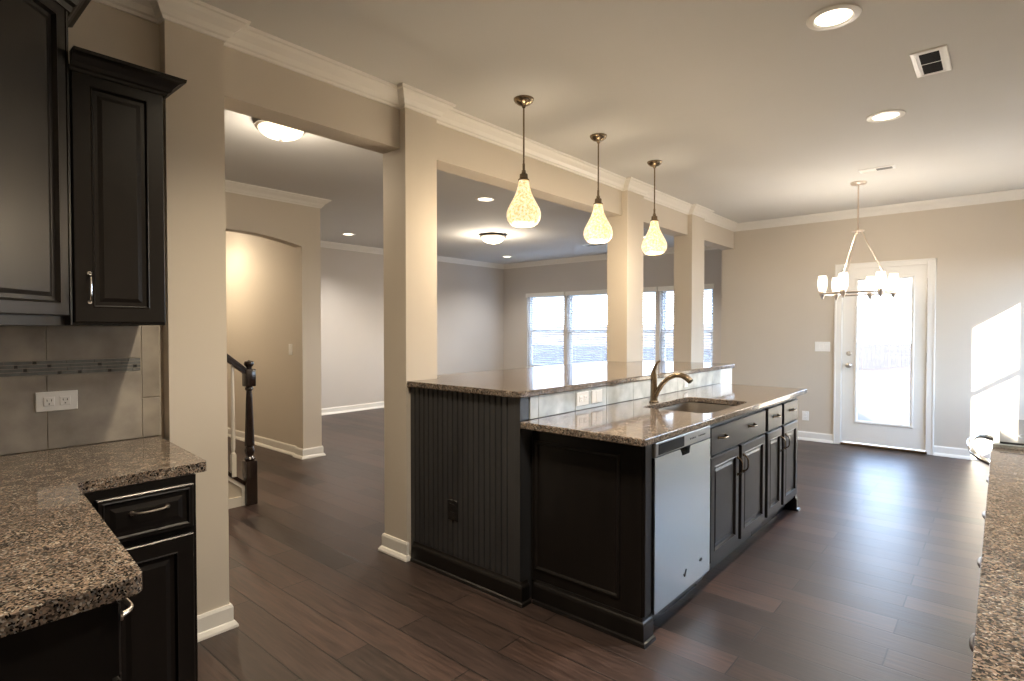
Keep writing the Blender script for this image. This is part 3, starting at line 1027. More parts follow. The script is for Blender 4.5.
bm = bmn(); sweep(bm, [(XPF + 0.035, 2.1345), (XT2 + 0.006, 2.1345), (XT2 + 0.006, 2.176)], [(d, z) for d, z in IB])
obj('base_moulding', bm, M['cab'], t)
bm = bmn(); box(bm, XT2 - 0.001, XT2 + 0.004, 4.765, 5.036, ZT - 0.9, 1.030, 0.001); box(bm, -2.60, XT2 + 0.003, 5.0355, 5.041, 0, 1.03)  # thin white boards over the far end of the bar wall
obj('end_board', bm, M['trim'], t); t.children[-1]['label'] = 'white end board'

# island backsplash tiles
bm = bmn(); box(bm, XT2 - 0.0015, XT2 + 0.003, 2.199, 4.762, ZT + 0.001, 1.031)
bs = thing('island_backsplash', 'pale grey tile strip between granite worktop and raised bar', 'backsplash', (XT2, 3.4, ZT))
bs['kind'] = 'structure'
obj('grout', bm, M['grout_dark'], bs)
ys = [2.200, 2.27, 2.600, 2.93, 3.26, 3.59, 3.92, 4.25, 4.58, 4.761]
for a, b in zip(ys, ys[1:]):
    bm = bmn(); box(bm, XT2 + 0.001, XT2 + 0.010, a + 0.002, b - 0.002, ZT + 0.002, 1.030, 0.001)
    obj('tile', bm, M['tile_island'], bs)

# bar top (notched around pillars)
bm = bmn()
p2a, p2b = PIL[1]; p3a, p3b = PIL[2]
g = 0.002
outer = [(XPF + g, 2.106)] + [(-1.790, 2.106), (-1.779, 2.117)] + [(-1.779, 5.062), (-1.790, 5.073)] + [(-2.60, 5.073), (-2.60, p3b + g), (XPF + g, p3b + g), (XPF + g, p3a - g), (-2.872, p3a - g), (-2.872, p2b + g), (XPF + g, p2b + g)]
slab(bm, outer, [], 1.031, 1.064)
o = obj('granite_bar_top', bm, M['granite'])
bv = o.modifiers.new('bevel', 'BEVEL'); bv.width = 0.007; bv.segments = 3; bv.limit_method = 'ANGLE'; bv.angle_limit = R(40)
tag(o, 'speckled granite top of the raised bar running between two pillars', 'countertop')

# lower granite top with the sink cut-out
def rrect(x0, x1, y0, y1, r, n=5):
    return rc((x1 - r, y1 - r), r, 0, 90, n) + rc((x0 + r, y1 - r), r, 90, 180, n) + rc((x0 + r, y0 + r), r, 180, 270, n) + rc((x1 - r, y0 + r), r, 270, 360, n)
SX0, SX1, SY0, SY1 = -1.595, -1.195, 2.985, 3.66
bm = bmn()
outer = [(XT2 + 0.012, 2.118), (-1.128, 2.118), (-1.116, 2.130), (-1.116, 4.737), (-1.128, 4.749), (XT2 + 0.012, 4.749)]
slab(bm, outer, [rrect(SX0, SX1, SY0, SY1, 0.055)], ZT - 0.034, ZT)
o = obj('granite_worktop', bm, M['granite'])
bv = o.modifiers.new('bevel', 'BEVEL'); bv.width = 0.006; bv.segments = 3; bv.limit_method = 'ANGLE'; bv.angle_limit = R(40)
tag(o, 'speckled granite worktop of the island with the sink cut-out', 'countertop')

# sink bowl
t = thing('kitchen_sink', 'stainless undermount sink set in the island worktop', 'sink', (-1.4, 3.34, ZT - 0.22))
bm = bmn()
rows = []
for off, z, rr in ((0.012, ZT - 0.0355, 0.07), (-0.004, ZT - 0.0355, 0.07), (-0.006, ZT - 0.05, 0.07), (-0.012, ZT - 0.19, 0.065), (-0.030, ZT - 0.212, 0.05), (-0.12, ZT - 0.215, 0.03)):
    rows.append([bm.verts.new((x_, y_, z)) for x_, y_ in rrect(SX0 - off, SX1 + off, SY0 - off, SY1 + off, rr)])
for a, b in zip(rows, rows[1:]):
    for i in range(len(a)):
        j = (i + 1) % len(a)
        bm.faces.new([a[i], a[j], b[j], b[i]])
bm.faces.new(rows[-1])
obj('sink_bowl', bm, M['steel_sink'], t, smooth=True)
bm = bmn(); lathe(bm, [(0.001, 0.002), (0.030, 0.004), (0.040, 0.002), (0.042, 0)], (-1.4, 3.34, ZT - 0.2148), 24)
obj('drain', bm, M['chrome'], t, smooth=True)

# faucet
FX, FY = -1.640, 3.245
t = thing('kitchen_faucet', 'antique nickel pull-out faucet with upright lever behind the sink', 'faucet', (FX, FY, ZT))
bm = bmn()
lathe(bm, [(0.001, 0.001), (0.030, 0.001), (0.030, 0.006), (0.024, 0.012), (0.022, 0.05), (0.021, 0.13), (0.022, 0.175), (0.019, 0.19), (0.001, 0.195)], (FX, FY, ZT), 24)
obj('faucet_body', bm, M['bronze'], t, smooth=True)
bm = bmn()
ctrl = [(0.006, 0.030), (0.022, 0.065), (0.055, 0.118), (0.095, 0.155), (0.140, 0.176), (0.180, 0.178), (0.212, 0.166), (0.238, 0.146)]
tube(bm, [(FX + a_, FY, ZT + z_) for a_, z_ in ctrl], [0.016, 0.0155, 0.0145, 0.014, 0.0145, 0.0165, 0.019, 0.019], 16)
obj('spout', bm, M['bronze'], t, smooth=True)
bm = bmn(); tube(bm, [(FX + 0.235, FY, ZT + 0.149), (FX + 0.2425, FY, ZT + 0.1425)], 0.0155, 16); obj('spray_head', bm, M['black'], t.children[-1], smooth=True)
bm = bmn()
tube(bm, [(FX, FY, ZT + 0.185), (FX + 0.002, FY, ZT + 0.205), (FX + 0.010, FY, ZT + 0.228), (FX + 0.024, FY, ZT + 0.250), (FX + 0.040, FY, ZT + 0.262)], [0.018, 0.013, 0.009, 0.008, 0.006], 12)
obj('lever', bm, M['bronze'], t, smooth=True)

# outlets on island
outlet('wall_outlet', 'white double outlet on the island tiles, closest to the beadboard end', (XT2 + 0.010, 2.668, 0.978), (1, 0, 0), (0, 1, 0), (0.118, 0.076))
outlet('wall_switch', 'white switch plate on the island tiles beside the double outlet', (XT2 + 0.010, 2.818, 0.978), (1, 0, 0), (0, 1, 0), (0.112, 0.076), face='rocker')
outlet('wall_outlet', 'white outlet plate on the island tiles beyond the faucet', (XT2 + 0.010, 4.05, 0.985), (1, 0, 0), (0, 0, 1), (0.10, 0.06))
outlet('wall_outlet', 'black outlet on the beadboard end of the bar', (-2.287, 2.1345, 0.367), (0, -1, 0), (0, 0, 1), (0.115, 0.075), m=M['black'])
outlet('wall_switch', 'white triple switch plate on the dining wall beside the patio door', (-1.64, YD, 1.160), (0, -1, 0), (1, 0, 0), (0.165, 0.118), face='rocker', gang=3)
outlet('wall_outlet', 'white low outlet on the dining wall behind the island end', (-1.82, YD, 0.300), (0, -1, 0), (0, 0, 1), (0.115, 0.075))
outlet('wall_switch', 'small switch plate on the tan hallway wall inside the arch', (-5.86, 3.061, 1.15), (0, -1, 0), (1, 0, 0), (0.075, 0.118), face='rocker')

# island cabinets
XF = -1.168   # face frame plane
t = thing('island_end_panel', 'black framed end panel of the island with base moulding', 'cabinet panel', (-1.5, 2.22, 0))
bm = bmn(); box(bm, XT2 + 0.014, XF, 2.211, 2.275, 0.0, 0.879); obj('panel_board', bm, M['cab'], t)
bm = bmn(); door_panel(bm, (XT2 + 0.014, 2.211, 0.100), (1, 0, 0), (0, 0, 1), (0, -1, 0), XF - XT2 - 0.014, 0.779, 0.004, 0.0, flat=True)
ring_rect(bm, (-1.765, 2.207, 0.160), (1, 0, 0), (0, 0, 1), (0, -1, 0), 0.49, 0.655, [(0, 0), (0.003, 0.006), (0.010, 0.008), (0.016, 0.004), (0.020, 0)])
obj('moulded_frame', bm, M['cab'], t)
bm = bmn(); sweep(bm, [(XT2 + 0.045, 2.2068), (XF + 0.0, 2.2068), (XF + 0.0, 2.277)], IB); obj('base_moulding', bm, M['cab'], t)
bm = bmn(); box(bm, XF, XF + 0.012, 2.212, 2.272, 0.115, 0.877, 0.002); obj('filler_stile', bm, M['cab'], t)

# dishwasher
DY0, DY1, XDW = 2.283, 2.907, -1.146
t = thing('dishwasher', 'stainless steel dishwasher between the island end panel and sink cabinet', 'dishwasher', (-1.45, 2.595, 0))
bm = bmn(); box(bm, -1.74, XDW - 0.035, DY0 + 0.004, DY1 - 0.004, 0.05, 0.872); obj('tub', bm, M['black'], t)
bm = bmn()
zc = 0.800
# door skin with the pocket handle notch
yc = 2.60
prism(bm, [(XDW - 0.034, a_, b_) for a_, b_ in ((DY0, 0.102), (DY1, 0.102), (DY1, zc), (yc + 0.055, zc), (yc + 0.045, zc - 0.034), (yc - 0.035, zc - 0.034), (yc - 0.060, zc), (DY0, zc))], (0.034, 0, 0))
sk = obj('steel_door', bm, M['steel'], t)
bm = bmn(); box(bm, XDW - 0.034, XDW + 0.001, DY0, DY1, zc + 0.002, 0.868, 0.005); cp = obj('control_panel', bm, M['steel_dark'], t)
bm = bmn(); box(bm, XDW - 0.034, XDW - 0.030, yc - 0.062, yc + 0.057, zc - 0.036, zc); obj('pocket_handle', bm, M['black'], t)
bm = bmn(); box(bm, XDW + 0.0006, XDW + 0.003, DY0 + 0.030, yc - 0.02, zc + 0.010, 0.858, 0.001); obj('display', bm, M['display'], cp)
for q in range(4):
    bm = bmn(); box(bm, XDW + 0.0006, XDW + 0.0026, yc + 0.05 + q * 0.018, yc + 0.057 + q * 0.018, zc + 0.030, zc + 0.037); obj('button', bm, M['black'], cp)
bm = bmn()
for q in range(5):
    box(bm, XDW + 0.0006, XDW + 0.0020, yc + 0.15 + q * 0.018, yc + 0.162 + q * 0.018, zc + 0.031, zc + 0.037)
obj('lettering', bm, M['black'], cp)
bm = bmn()
lathe(bm, [(0.001, 0), (0.016, 0), (0.016, 0.0015), (0.001, 0.0015)], (XDW, 2.79, 0.195), 20, 'X')
bmesh.ops.scale(bm, verts=bm.verts[:], vec=(1, 1, 0.5), space=Matrix.Translation((0, 0, -0.195)))
obj('badge', bm, M['dark'], t)
bm = bmn()
tube(bm, [(XDW + 0.001, 2.588, 0.186), (XDW + 0.001, 2.596, 0.172), (XDW + 0.001, 2.616, 0.202)], 0.0025, 6)
obj('badge', bm, M['dark'], t)
bm = bmn(); box(bm, -1.74, -1.215, DY0 + 0.002, DY1 - 0.002, 0.0, 0.048); obj('toe_kick', bm, M['black'], t)

# cabinets: sink base + two narrow units
def island_unit(label, y0, y1, drawers, doors):
    t = thing('island_cabinet', label, 'cabinet', (-1.45, (y0 + y1) / 2, 0))
    bm = bmn()
    if y0 < 3.0:   # open top under the sink
        box(bm, -1.74, XF, y0, y0 + 0.018, 0.10, 0.878); box(bm, -1.74, XF, y1 - 0.018, y1, 0.10, 0.878)
        box(bm, -1.74, -1.73, y0 + 0.018, y1 - 0.018, 0.10, 0.86); box(bm, -1.73, XF, y0 + 0.018, y1 - 0.018, 0.10, 0.118)
        box(bm, XF - 0.018, XF, y0 + 0.018, y1 - 0.018, 0.118, 0.878)
    else:
        box(bm, -1.74, XF, y0, y1, 0.10, 0.878)
    obj('carcass', bm, M['cab'], t)
    bm = bmn(); box(bm, -1.74, -1.235, y0, y1, 0.0, 0.099); obj('toe_kick', bm, M['cab'], t)
    for a, b, pulls in drawers:
        bm = bmn(); door_panel(bm, (XF, a, 0.700), (0, 1, 0), (0, 0, 1), (1, 0, 0), b - a, 0.148, 0.020, 0.0, flat=True)
        d = obj('drawer', bm, M['cab'], t)
        for py in pulls:
            bm = bmn(); pull(bm, (XF + 0.0205, py, 0.785), (0, 1, 0), (1, 0, 0), 0.10); obj('handle', bm, M['bronze'], d, smooth=True)
    for a, b, side in doors:
        bm = bmn(); door_panel(bm, (XF, a, 0.128), (0, 1, 0), (0, 0, 1), (1, 0, 0), b - a, 0.560, 0.020, 0.050, groove=0.011)
        d = obj('door', bm, M['cab'], t)
        py = b - 0.028 if side > 0 else a + 0.028
        bm = bmn(); pull(bm, (XF + 0.0205, py, 0.578), (0, 0, 1), (1, 0, 0), 0.10); obj('handle', bm, M['bronze'], d, smooth=True)
    return t
island_unit('wide black sink cabinet beside the dishwasher with two doors', 2.912, 3.845, [(2.925, 3.832, (3.07, 3.55))], [(2.925, 3.345, 1), (3.388, 3.832, -1)])
e = island_unit('black island cabinet at the far end with two small drawers', 3.848, 4.625,
            [(3.885, 4.195, (4.04,)), (4.245, 4.600, (4.42,))], [(3.885, 4.195, 1), (4.245, 4.600, -1)])
bm = bmn(); sweep(bm, [(XF - 0.06, 4.626), (XF - 0.02, 4.626), (XF - 0.02, 4.64), (XF - 0.10, 4.64)][0:1] + [(XF + 0.0, 4.58), (XF + 0.0, 4.627), (XT2 + 0.05, 4.627)][0:3], IB) if False else None
bm = bmn(); sweep(bm, [(XF, 4.590), (XF, 4.627), (XT2 + 0.05, 4.627)], IB)
box(bm, XF - 0.06, XF, 4.592, 4.626, 0.0, 0.099)
obj('base_moulding', bm, M['cab'], e)

# ------------------------------------------------------------------ stove run on the right
bm = bmn(); slab(bm, [(-0.025, -0.20), (XR - 0.002, -0.20), (XR - 0.002, 2.850), (-0.025, 2.850)], [], ZT - 0.034, ZT)
o = obj('granite_worktop', bm, M['granite'])
bv = o.modifiers.new('bevel', 'BEVEL'); bv.width = 0.006; bv.segments = 3; bv.limit_method = 'ANGLE'; bv.angle_limit = R(40)
tag(o, 'long speckled granite worktop leading up to the stove', 'countertop')
def right_unit(y0, y1, label):
    t = thing('base_cabinet', label, 'cabinet', (0.33, (y0 + y1) / 2, 0), 'dark cabinets under the worktop by the stove')
    bm = bmn(); box(bm, 0.022, XR - 0.003, y0 + 0.001, y1 - 0.001, 0.10, 0.878); obj('carcass', bm, M['cab'], t)
    bm = bmn(); box(bm, 0.085, XR - 0.003, y0 + 0.001, y1 - 0.001, 0.0, 0.0995); obj('toe_kick', bm, M['cab'], t)
    bm = bmn(); door_panel(bm, (0.022, y1 - 0.008, 0.715), (0, -1, 0), (0, 0, 1), (-1, 0, 0), y1 - y0 - 0.016, 0.140, 0.020, 0.022)
    d = obj('drawer', bm, M['cab'], t)
    bm = bmn(); pull(bm, (0.0015, (y0 + y1) / 2, 0.845), (0, 1, 0), (-1, 0, 0), 0.10, r=0.0055, h=0.030); obj('handle', bm, M['oiled'], d, smooth=True)
    bm = bmn(); door_panel(bm, (0.022, y1 - 0.008, 0.125), (0, -1, 0), (0, 0, 1), (-1, 0, 0), y1 - y0 - 0.016, 0.575, 0.020, 0.055)
    obj('door', bm, M['cab'], t)
ru = ['base cabinet at the end of the stove worktop farthest from the stove', 'base cabinet with small bronze pull, three cabinets before the stove', 'base cabinet with small bronze pull, two cabinets before the stove cabinet', 'base cabinet one before the cabinet that touches the stove', 'base cabinet right next to the stove']
yy = [-0.20, 1.00, 1.43, 1.86, 2.29, 2.845]
for i in range(5):
    right_unit(yy[i], yy[i + 1], ru[i])

# stove
t = thing('kitchen_stove', 'stove with a black glass cooktop and bowed steel oven handle', 'stove', (0.3, 3.26, 0))
bm = bmn(); box(bm, 0.02, XR - 0.01, 2.870, 3.660, 0.02, 0.905, 0.003); obj('oven_body', bm, M['black'], t)
bm = bmn(); box(bm, -0.020, XR - 0.01, 2.866, 3.664, 0.906, 0.930, 0.004); obj('cooktop_frame', bm, M['steel'], t)
bm = bmn(); box(bm, 0.000, XR - 0.08, 2.885, 3.645, 0.9305, 0.936, 0.002)
ct = obj('glass_cooktop', bm, M['glasstop'], t)
for cx_, cy_, rr in ((0.16, 3.08, 0.10), (0.16, 3.45, 0.075), (0.43, 3.08, 0.075), (0.43, 3.45, 0.10)):
    bm = bmn(); lathe(bm, [(rr, 0), (rr, 0.0006), (rr + 0.004, 0.0006), (rr + 0.004, 0)], (cx_, cy_, 0.9361), 40)
    obj('burner_ring', bm, M['steel'], ct)
bm = bmn(); box(bm, XR - 0.075, XR - 0.01, 2.870, 3.660, 0.931, 1.10, 0.006); bp_ = obj('back_panel', bm, M['steel'], t)
bm = bmn(); box(bm, -0.018, 0.019, 2.872, 3.658, 0.20, 0.84, 0.004); od = obj('oven_door', bm, M['steel'], t)
bm = bmn(); box(bm, -0.0205, -0.0185, 2.98, 3.55, 0.32, 0.68); obj('oven_glass', bm, M['glasstop'], od)
bm = bmn()
hp = [(-0.018, 2.93, 0.835), (-0.055, 2.95, 0.850), (-0.082, 3.02, 0.858), (-0.097, 3.14, 0.862), (-0.102, 3.265, 0.863), (-0.097, 3.39, 0.862), (-0.082, 3.51, 0.858), (-0.055, 3.58, 0.850), (-0.018, 3.60, 0.835)]
tube(bm, hp, 0.012, 12); obj('handle', bm, M['chrome'], od, smooth=True)
bm = bmn(); box(bm, -0.018, 0.019, 2.872, 3.658, 0.845, 0.904, 0.003); kp = obj('control_strip', bm, M['steel'], t)
bm = bmn(); box(bm, -0.010, 0.019, 2.872, 3.658, 0.03, 0.195, 0.004); obj('storage_drawer', bm, M['steel'], t)

# ------------------------------------------------------------------ pendants over the bar
PZ = ZC
def pendant(label):
    t = thing('pendant_light', label, 'pendant light', (-2.203, 2.645, ZC), 'three pear-shaped pendants over the bar')
    x, y = -2.203, 2.645
    bm = bmn(); lathe(bm, [(0.001, 0), (0.062, 0), (0.062, -0.006), (0.054, -0.018), (0.036, -0.032), (0.014, -0.040), (0.010, -0.052), (0.001, -0.052)], (x, y, ZC - 0.0005), 32)
    obj('canopy', bm, M['bronze'], t, smooth=True)
    bm = bmn(); tube(bm, [(x, y, ZC - 0.05), (x, y, 2.36)], 0.0055, 10)
    tube(bm, [(x, y, 2.375), (x, y, 2.33)], 0.008, 10)
    obj('rod', bm, M['bronze'], t, smooth=True)
    bm = bmn(); lathe(bm, [(0.001, 2.335), (0.012, 2.335), (0.014, 2.318), (0.024, 2.312), (0.026, 2.285), (0.034, 2.280), (0.034, 2.272), (0.001, 2.272)], (x, y, 0), 24)
    obj('socket_cap', bm, M['bronze'], t, smooth=True)
    bm = bmn()
    pr = [(0.030, 2.274), (0.033, 2.255), (0.037, 2.235), (0.045, 2.205), (0.060, 2.170), (0.079, 2.135), (0.095, 2.105), (0.1035, 2.078), (0.104, 2.055), (0.098, 2.032), (0.084, 2.012), (0.064, 2.001)]
    pr2 = pr + [(r_ - 0.003, z_) for r_, z_ in reversed(pr)]
    lathe(bm, pr2, (x, y, 0), 40)
    obj('lamp_shade', bm, M['shade'], t, smooth=True, ang=0)
    bm = bmn(); lathe(bm, [(0.001, 2.018), (0.050, 2.021), (0.070, 2.022)], (x, y, 0), 32)
    obj('glowing_base', bm, M['bulb'], t, smooth=True)
    return t
p0 = pendant('pear-shaped crackle glass pendant closest to the beadboard end of the bar')
dup(p0, (-2.213, 3.498, ZC), 'pear-shaped crackle glass pendant in the middle of the three')
dup(p0, (-2.200, 4.345, ZC), 'pear-shaped crackle glass pendant above the far part of the bar')
for (x, y) in ((-2.203, 2.645), (-2.213, 3.498), (-2.200, 4.345)):
    point('pendant_bulb', (x, y, 1.955), 10, (1.0, 0.80, 0.56), 0.05)
    point('pendant_glow', (x + 0.0, y, 2.42), 0.8, (1.0, 0.84, 0.62), 0.04)

# recessed downlights
def can(x, y, label, r=0.077, e=78, col=(1.0, 0.93, 0.85), grp='recessed ceiling lights'):
    t = thing('recessed_light', label, 'ceiling light', (x, y, ZC), grp)
    bm = bmn(); lathe(bm, [(r, -0.001), (r + 0.031, -0.001), (r + 0.029, -0.006), (r + 0.002, -0.009), (r - 0.004, -0.004), (r - 0.006, -0.001)], (x, y, ZC), 40)
    obj('trim_ring', bm, M['trim'], t, smooth=True)
    bm = bmn(); lathe(bm, [(0.001, -0.003), (r - 0.004, -0.003)], (x, y, ZC), 32)
    obj('lamp_lens', bm, M['lens'], t)
    if e:
        spot('downlight', (x, y, ZC - 0.02), e, col)
    return t
can(-0.585, 2.86, 'recessed kitchen ceiling light on the island side of the louvred air vent')
can(-0.590, 4.40, 'recessed ceiling light between the air vent and the chandelier')
can(-4.19, 4.38, 'recessed light in the living room ceiling near the first pendant', 0.075, 70, grp='living room recessed lights')
can(-7.24, 4.68, 'recessed light in the living room ceiling near the arch wall', 0.075, 70, grp='living room recessed lights')
can(-4.06, 7.78, 'recessed living room light peeking past the pillar by the third pendant', 0.075, 70, grp='living room recessed lights')
can(-7.17, 8.11, 'recessed living room light in the far corner between side wall and windows', 0.075, 35, grp='living room recessed lights')
# unseen downlights added out of frame to brighten the near cabinets and pillar
can(-0.60, 1.30, 'added out-of-view fill light above the kitchen aisle', e=60)
can(-1.50, 1.10, 'added out-of-view warm fill light above the corner counter', e=72, col=(1.0, 0.83, 0.60))

def flush(x, y, r, h, label, e):
    t = thing('flush_ceiling_light', label, 'ceiling light', (x, y, ZC), 'frosted dome ceiling lights')
    bm = bmn(); lathe(bm, [(0.001, -0.001), (r * 0.95, -0.001), (r * 1.02, -0.02), (r * 1.12, -0.030), (r * 1.12, -0.038), (r, -0.042), (r * 0.9, -0.040)], (x, y, ZC), 40)
    obj('metal_ring', bm, M['nickel'], t, smooth=True)
    bm = bmn(); lathe(bm, [(r * math.cos(a) if i < 8 else 0.001, -0.036 - h * math.sin(a)) for i, a in enumerate([math.pi / 2 * k / 8 for k in range(9)])], (x, y, ZC), 40)
    obj('glass_dome', bm, M['dome'], t, smooth=True)
    bm = bmn(); lathe(bm, [(0.012, 0.002), (0.014, -0.006), (0.008, -0.016), (0.001, -0.018)], (x, y, ZC - 0.036 - h), 16)
    obj('finial', bm, M['nickel'], t, smooth=True)
    spot('flush_bulb', (x, y, ZC - 0.036 - h - 0.05), e * 2.2, (1.0, 0.80, 0.56), 172, 0.6, 0.10)
    point('flush_glow', (x, y, ZC - 0.036 - h - 0.16), e * 0.5, (1.0, 0.86, 0.68), 0.10)
flush(-3.70, 1.875, 0.145, 0.070, 'frosted dome light on the foyer ceiling above the stairs', 12)
flush(-5.68, 6.11, 0.175, 0.095, 'frosted dome light on the living room ceiling', 38)

# hallway lamp behind the arch
flush(-7.25, 2.35, 0.145, 0.070, 'dome light on the hallway ceiling behind the arch', 16)

# ------------------------------------------------------------------ chandelier
CX, CY = -1.043, 6.215
t = thing('chandelier', 'six-light brushed nickel ring chandelier in front of the patio door', 'chandelier', (CX, CY, ZC))
bm = bmn(); lathe(bm, [(0.001, 0), (0.065, 0), (0.065, -0.012), (0.058, -0.020), (0.012, -0.024), (0.001, -0.030)], (CX, CY, ZC - 0.0005), 32)
obj('canopy', bm, M['polished'], t, smooth=True)
bm = bmn(); tube(bm, [(CX, CY, ZC - 0.02), (CX, CY, 2.30)], 0.0075, 10); obj('rod', bm, M['polished'], t, smooth=True)
bm = bmn(); lathe(bm, [(0.001, 0.014), (0.012, 0.012), (0.055, 0.004), (0.055, -0.006), (0.014, -0.010), (0.010, -0.03), (0.001, -0.032)], (CX, CY, 2.306), 32)
obj('hub', bm, M['polished'], t, smooth=True)
fwv = Vector((CX, CY)).normalized(); rl = Vector((fwv.y, -fwv.x))
def cp_(k, r=0.292):
    a = R(8 + 60 * k)
    v = rl * (math.cos(a) * r) + fwv * (math.sin(a) * r)
    return CX + v.x, CY + v.y
ZR = 1.712
bm = bmn()
ring = [cp_(i / 8.0) for i in range(49)]
tube(bm, [(a_, b_, ZR) for a_, b_ in ring], 0.010, 8, caps=False); obj('ring', bm, M['polished'], t, smooth=True)
for k in range(6):
    x, y = cp_(k)
    bm = bmn(); lathe(bm, [(0.001, -0.050), (0.010, -0.046), (0.014, -0.030), (0.026, -0.010), (0.030, 0.012), (0.030, 0.026), (0.001, 0.026)], (x, y, ZR), 20)
    cu = obj('lamp_cup', bm, M['polished'], t, smooth=True)
    bm = bmn(); pr = [(0.026, 0.026), (0.036, 0.050), (0.041, 0.090), (0.040, 0.135), (0.034, 0.175)]
    lathe(bm, pr + [(r_ - 0.003, z_) for r_, z_ in reversed(pr)], (x, y, ZR), 24)
    obj('tulip_shade', bm, M['tulip'], cu, smooth=True, ang=0)
for k in (0, 2, 4):
    x, y = cp_(k)
    bm = bmn(); tube(bm, [(CX + (x - CX) * 0.10, CY + (y - CY) * 0.10, 2.30), (x, y, ZR + 0.01)], 0.006, 8)
    obj('arm', bm, M['polished'], t, smooth=True)
for k in range(6):
    x, y = cp_(k)
    point('chandelier_bulb', (x, y, ZR + 0.195), 2.8, (1.0, 0.88, 0.74), 0.03)

# ------------------------------------------------------------------ vents
def vent(name, label, x0, x1, y0, y1, slots):
    t = thing(name, label, 'vent', ((x0 + x1) / 2, (y0 + y1) / 2, ZC))
    bm = bmn()
    ring_rect(bm, (x0, y0, ZC - 0.0005), (1, 0, 0), (0, 1, 0), (0, 0, -1), x1 - x0, y1 - y0, [(0, 0), (0.004, 0.006), (0.022, 0.008), (0.026, 0.0)])
    obj('frame', bm, M['white'], t)
    for (a, b, c, d, isdark) in slots:
        bm = bmn()
        if isdark:
            n = max(3, int((d - c) / 0.016))
            for i in range(n):
                yv = c + (d - c) * (i + 0.5) / n
                prism(bm, [(a, yv - 0.0055, ZC - 0.004), (a, yv + 0.004, ZC - 0.010), (a, yv + 0.0055, ZC - 0.010), (a, yv - 0.004, ZC - 0.004)], (b - a, 0, 0))
            obj('louvres', bm, M['dark'] if 'air vent' in label else M['louvre'], t)
            bm = bmn(); box(bm, a, b, c, d, ZC - 0.003, ZC - 0.001); obj('backing', bm, M['dark'] if 'air vent' in label else M['louvre'], t)
        else:
            box(bm, a, b, c, d, ZC - 0.006, ZC - 0.001); obj('plate', bm, M['white'], t)
vx0, vx1, vy0, vy1 = -0.372, -0.218, 3.495, 3.845
vent('ceiling_vent', 'white ceiling air vent with two dark louvred halves by the downlights', vx0, vx1, vy0, vy1,
     [(vx0 + 0.036, vx1 - 0.036, vy0 + 0.038, (vy0 + vy1) / 2 - 0.008, True), (vx0 + 0.036, vx1 - 0.036, (vy0 + vy1) / 2 + 0.008, vy1 - 0.038, True),
      (vx0 + 0.02, vx0 + 0.035, vy0 + 0.02, vy1 - 0.02, False), (vx1 - 0.035, vx1 - 0.02, vy0 + 0.02, vy1 - 0.02, False),
      (vx0 + 0.035, vx1 - 0.035, (vy0 + vy1) / 2 - 0.007, (vy0 + vy1) / 2 + 0.007, False), (vx0 + 0.035, vx1 - 0.035, vy0 + 0.02, vy0 + 0.037, False), (vx0 + 0.035, vx1 - 0.035, vy1 - 0.037, vy1 - 0.02, False)])
vent('ceiling_vent', 'narrow ceiling register beside the chandelier canopy', -0.97, -0.70, 5.735, 5.860,
     [(-0.945, -0.84, 5.76, 5.835, False), (-0.839, -0.725, 5.765, 5.83, True)])
vent('ceiling_vent', 'narrow register in the living room ceiling near the windows', -5.27, -4.90, 7.83, 8.00,
     [(-5.245, -4.925, 7.855, 7.975, True)])

# ------------------------------------------------------------------ staircase
SXF = -4.440      # outer face of the stair side
t = bpy.data.objects.new('staircase', None); COL.objects.link(t); t.location = (-5.0, 1.0, 0); t['_o'] = (-5.0, 1.0, 0.0)
tag(t, 'staircase with white panelled side rising away beside the arch', 'stairs', kind='structure')
rise, run, ys0 = 0.190, 0.232, 1.857
N = 11
pts = [(0, ys0, 0)]
for i in range(N):
    pts.append((0, ys0 - i * run, (i + 1) * rise)); pts.append((0, ys0 - (i + 1) * run, (i + 1) * rise))
pts.append((0, ys0 - N * run, 0))
bm = bmn(); prism(bm, [(-5.50, p[1], p[2]) for p in pts], (5.50 + SXF - 0.03, 0, 0)); obj('steps', bm, M['tread'], t)
def zl(y, off): return off + (ys0 - y) * rise / run
y_end = ys0 - N * run
bm = bmn(); prism(bm, [(SXF - 0.028, ys0 + 0.075, 0), (SXF - 0.028, ys0 + 0.075, zl(ys0 + 0.075, 0.215)), (SXF - 0.028, y_end, zl(y_end, 0.215)), (SXF - 0.028, y_end, 0)], (0.024, 0, 0))
obj('side_panel', bm, M['wall'], t)
bm = bmn()
def stripx(pts_): prism(bm, [(SXF - 0.004, p[0], p[1]) for p in pts_], (0.012, 0, 0))
ye = ys0 + 0.075
stripx([(ye, zl(ye, 0.213)), (y_end, zl(y_end, 0.213)), (y_end, zl(y_end, 0.180)), (ye, zl(ye, 0.180))])
stripx([(ye, 0.0), (ye, zl(ye, 0.181)), (ye - 0.025, zl(ye - 0.025, 0.181)), (ye - 0.025, 0.0)])
stripx([(ye - 0.026, 0), (ye - 0.026, 0.075), (y_end, 0.075), (y_end, 0)])
obj('side_moulding', bm, M['trim'], t)
bm = bmn(); prism(bm, [(SXF - 0.035, ye, zl(ye, 0.215)), (SXF - 0.035, ye, zl(ye, 0.248)), (SXF - 0.035, y_end, zl(y_end, 0.248)), (SXF - 0.035, y_end, zl(y_end, 0.215))], (0.05, 0, 0))
obj('shoe_rail', bm, M['newel'], t)

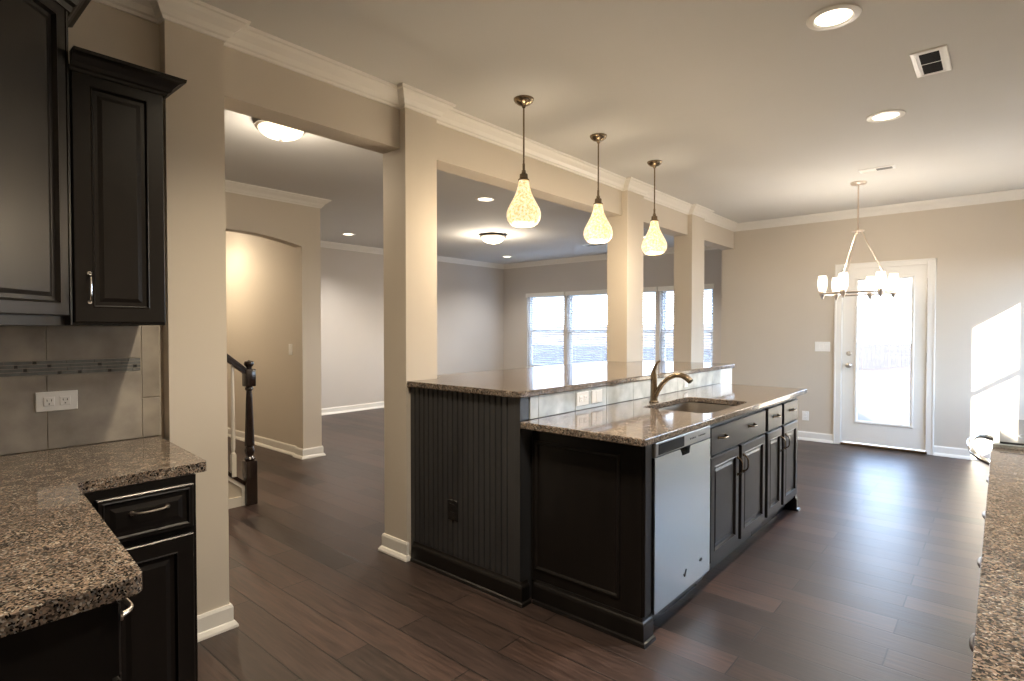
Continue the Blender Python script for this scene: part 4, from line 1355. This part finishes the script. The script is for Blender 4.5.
NX, NY = SXF + 0.005, 1.972
ra = thing('stair_railing', 'dark wood newel post and sloping handrail at the stair foot', 'railing', (NX, NY, 0))
bm = bmn()
box(bm, NX - 0.042, NX + 0.042, NY - 0.042, NY + 0.042, 0.0, 0.345, 0.005)
lathe(bm, [(0.030, 0.345), (0.040, 0.353), (0.040, 0.363), (0.026, 0.378), (0.032, 0.400), (0.037, 0.425), (0.028, 0.455), (0.036, 0.465), (0.036, 0.474), (0.034, 0.51), (0.030, 0.66), (0.024, 0.83), (0.020, 0.890), (0.030, 0.902), (0.030, 0.912), (0.022, 0.925)], (NX, NY, 0), 20)
box(bm, NX - 0.039, NX + 0.039, NY - 0.039, NY + 0.039, 0.925, 1.062, 0.007)
lathe(bm, [(0.020, 1.060), (0.022, 1.078), (0.034, 1.090), (0.037, 1.104), (0.032, 1.120), (0.001, 1.130)], (NX, NY, 0), 20)
obj('newel_post', bm, M['newel'], ra, smooth=True)
bm = bmn()
hz_ = lambda y: 1.022 + (NY - y) * rise / run
for (w0, za_, zb_) in ((0.028, -0.028, 0.0), (0.034, 0.0, 0.022)):
    prism(bm, [(NX - w0, NY - 0.03, hz_(NY - 0.03) + za_), (NX - w0, NY - 0.03, hz_(NY - 0.03) + zb_), (NX - w0, y_end, hz_(y_end) + zb_), (NX - w0, y_end, hz_(y_end) + za_)], (2 * w0, 0, 0))
obj('handrail', bm, M['newel'], ra)
y = 1.847
while y > y_end + 0.1:
    zb = zl(y, 0.252)
    zt = hz_(y) - 0.030
    bm = bmn()
    box(bm, NX - 0.0165, NX + 0.0165, y - 0.0165, y + 0.0165, zb - 0.02, zb + 0.150)
    h = zt - zb - 0.150
    lathe(bm, [(0.016, 0), (0.018, 0.006), (0.010, 0.02), (0.014, 0.035), (0.016, 0.07), (0.013, h * 0.6), (0.009, h + 0.03)], (NX, y, zb + 0.150), 12)
    obj('baluster', bm, M['trim'], ra, smooth=True)
    y -= run / 2

for o in bpy.data.objects:
    if '_o' in o:
        del o['_o']
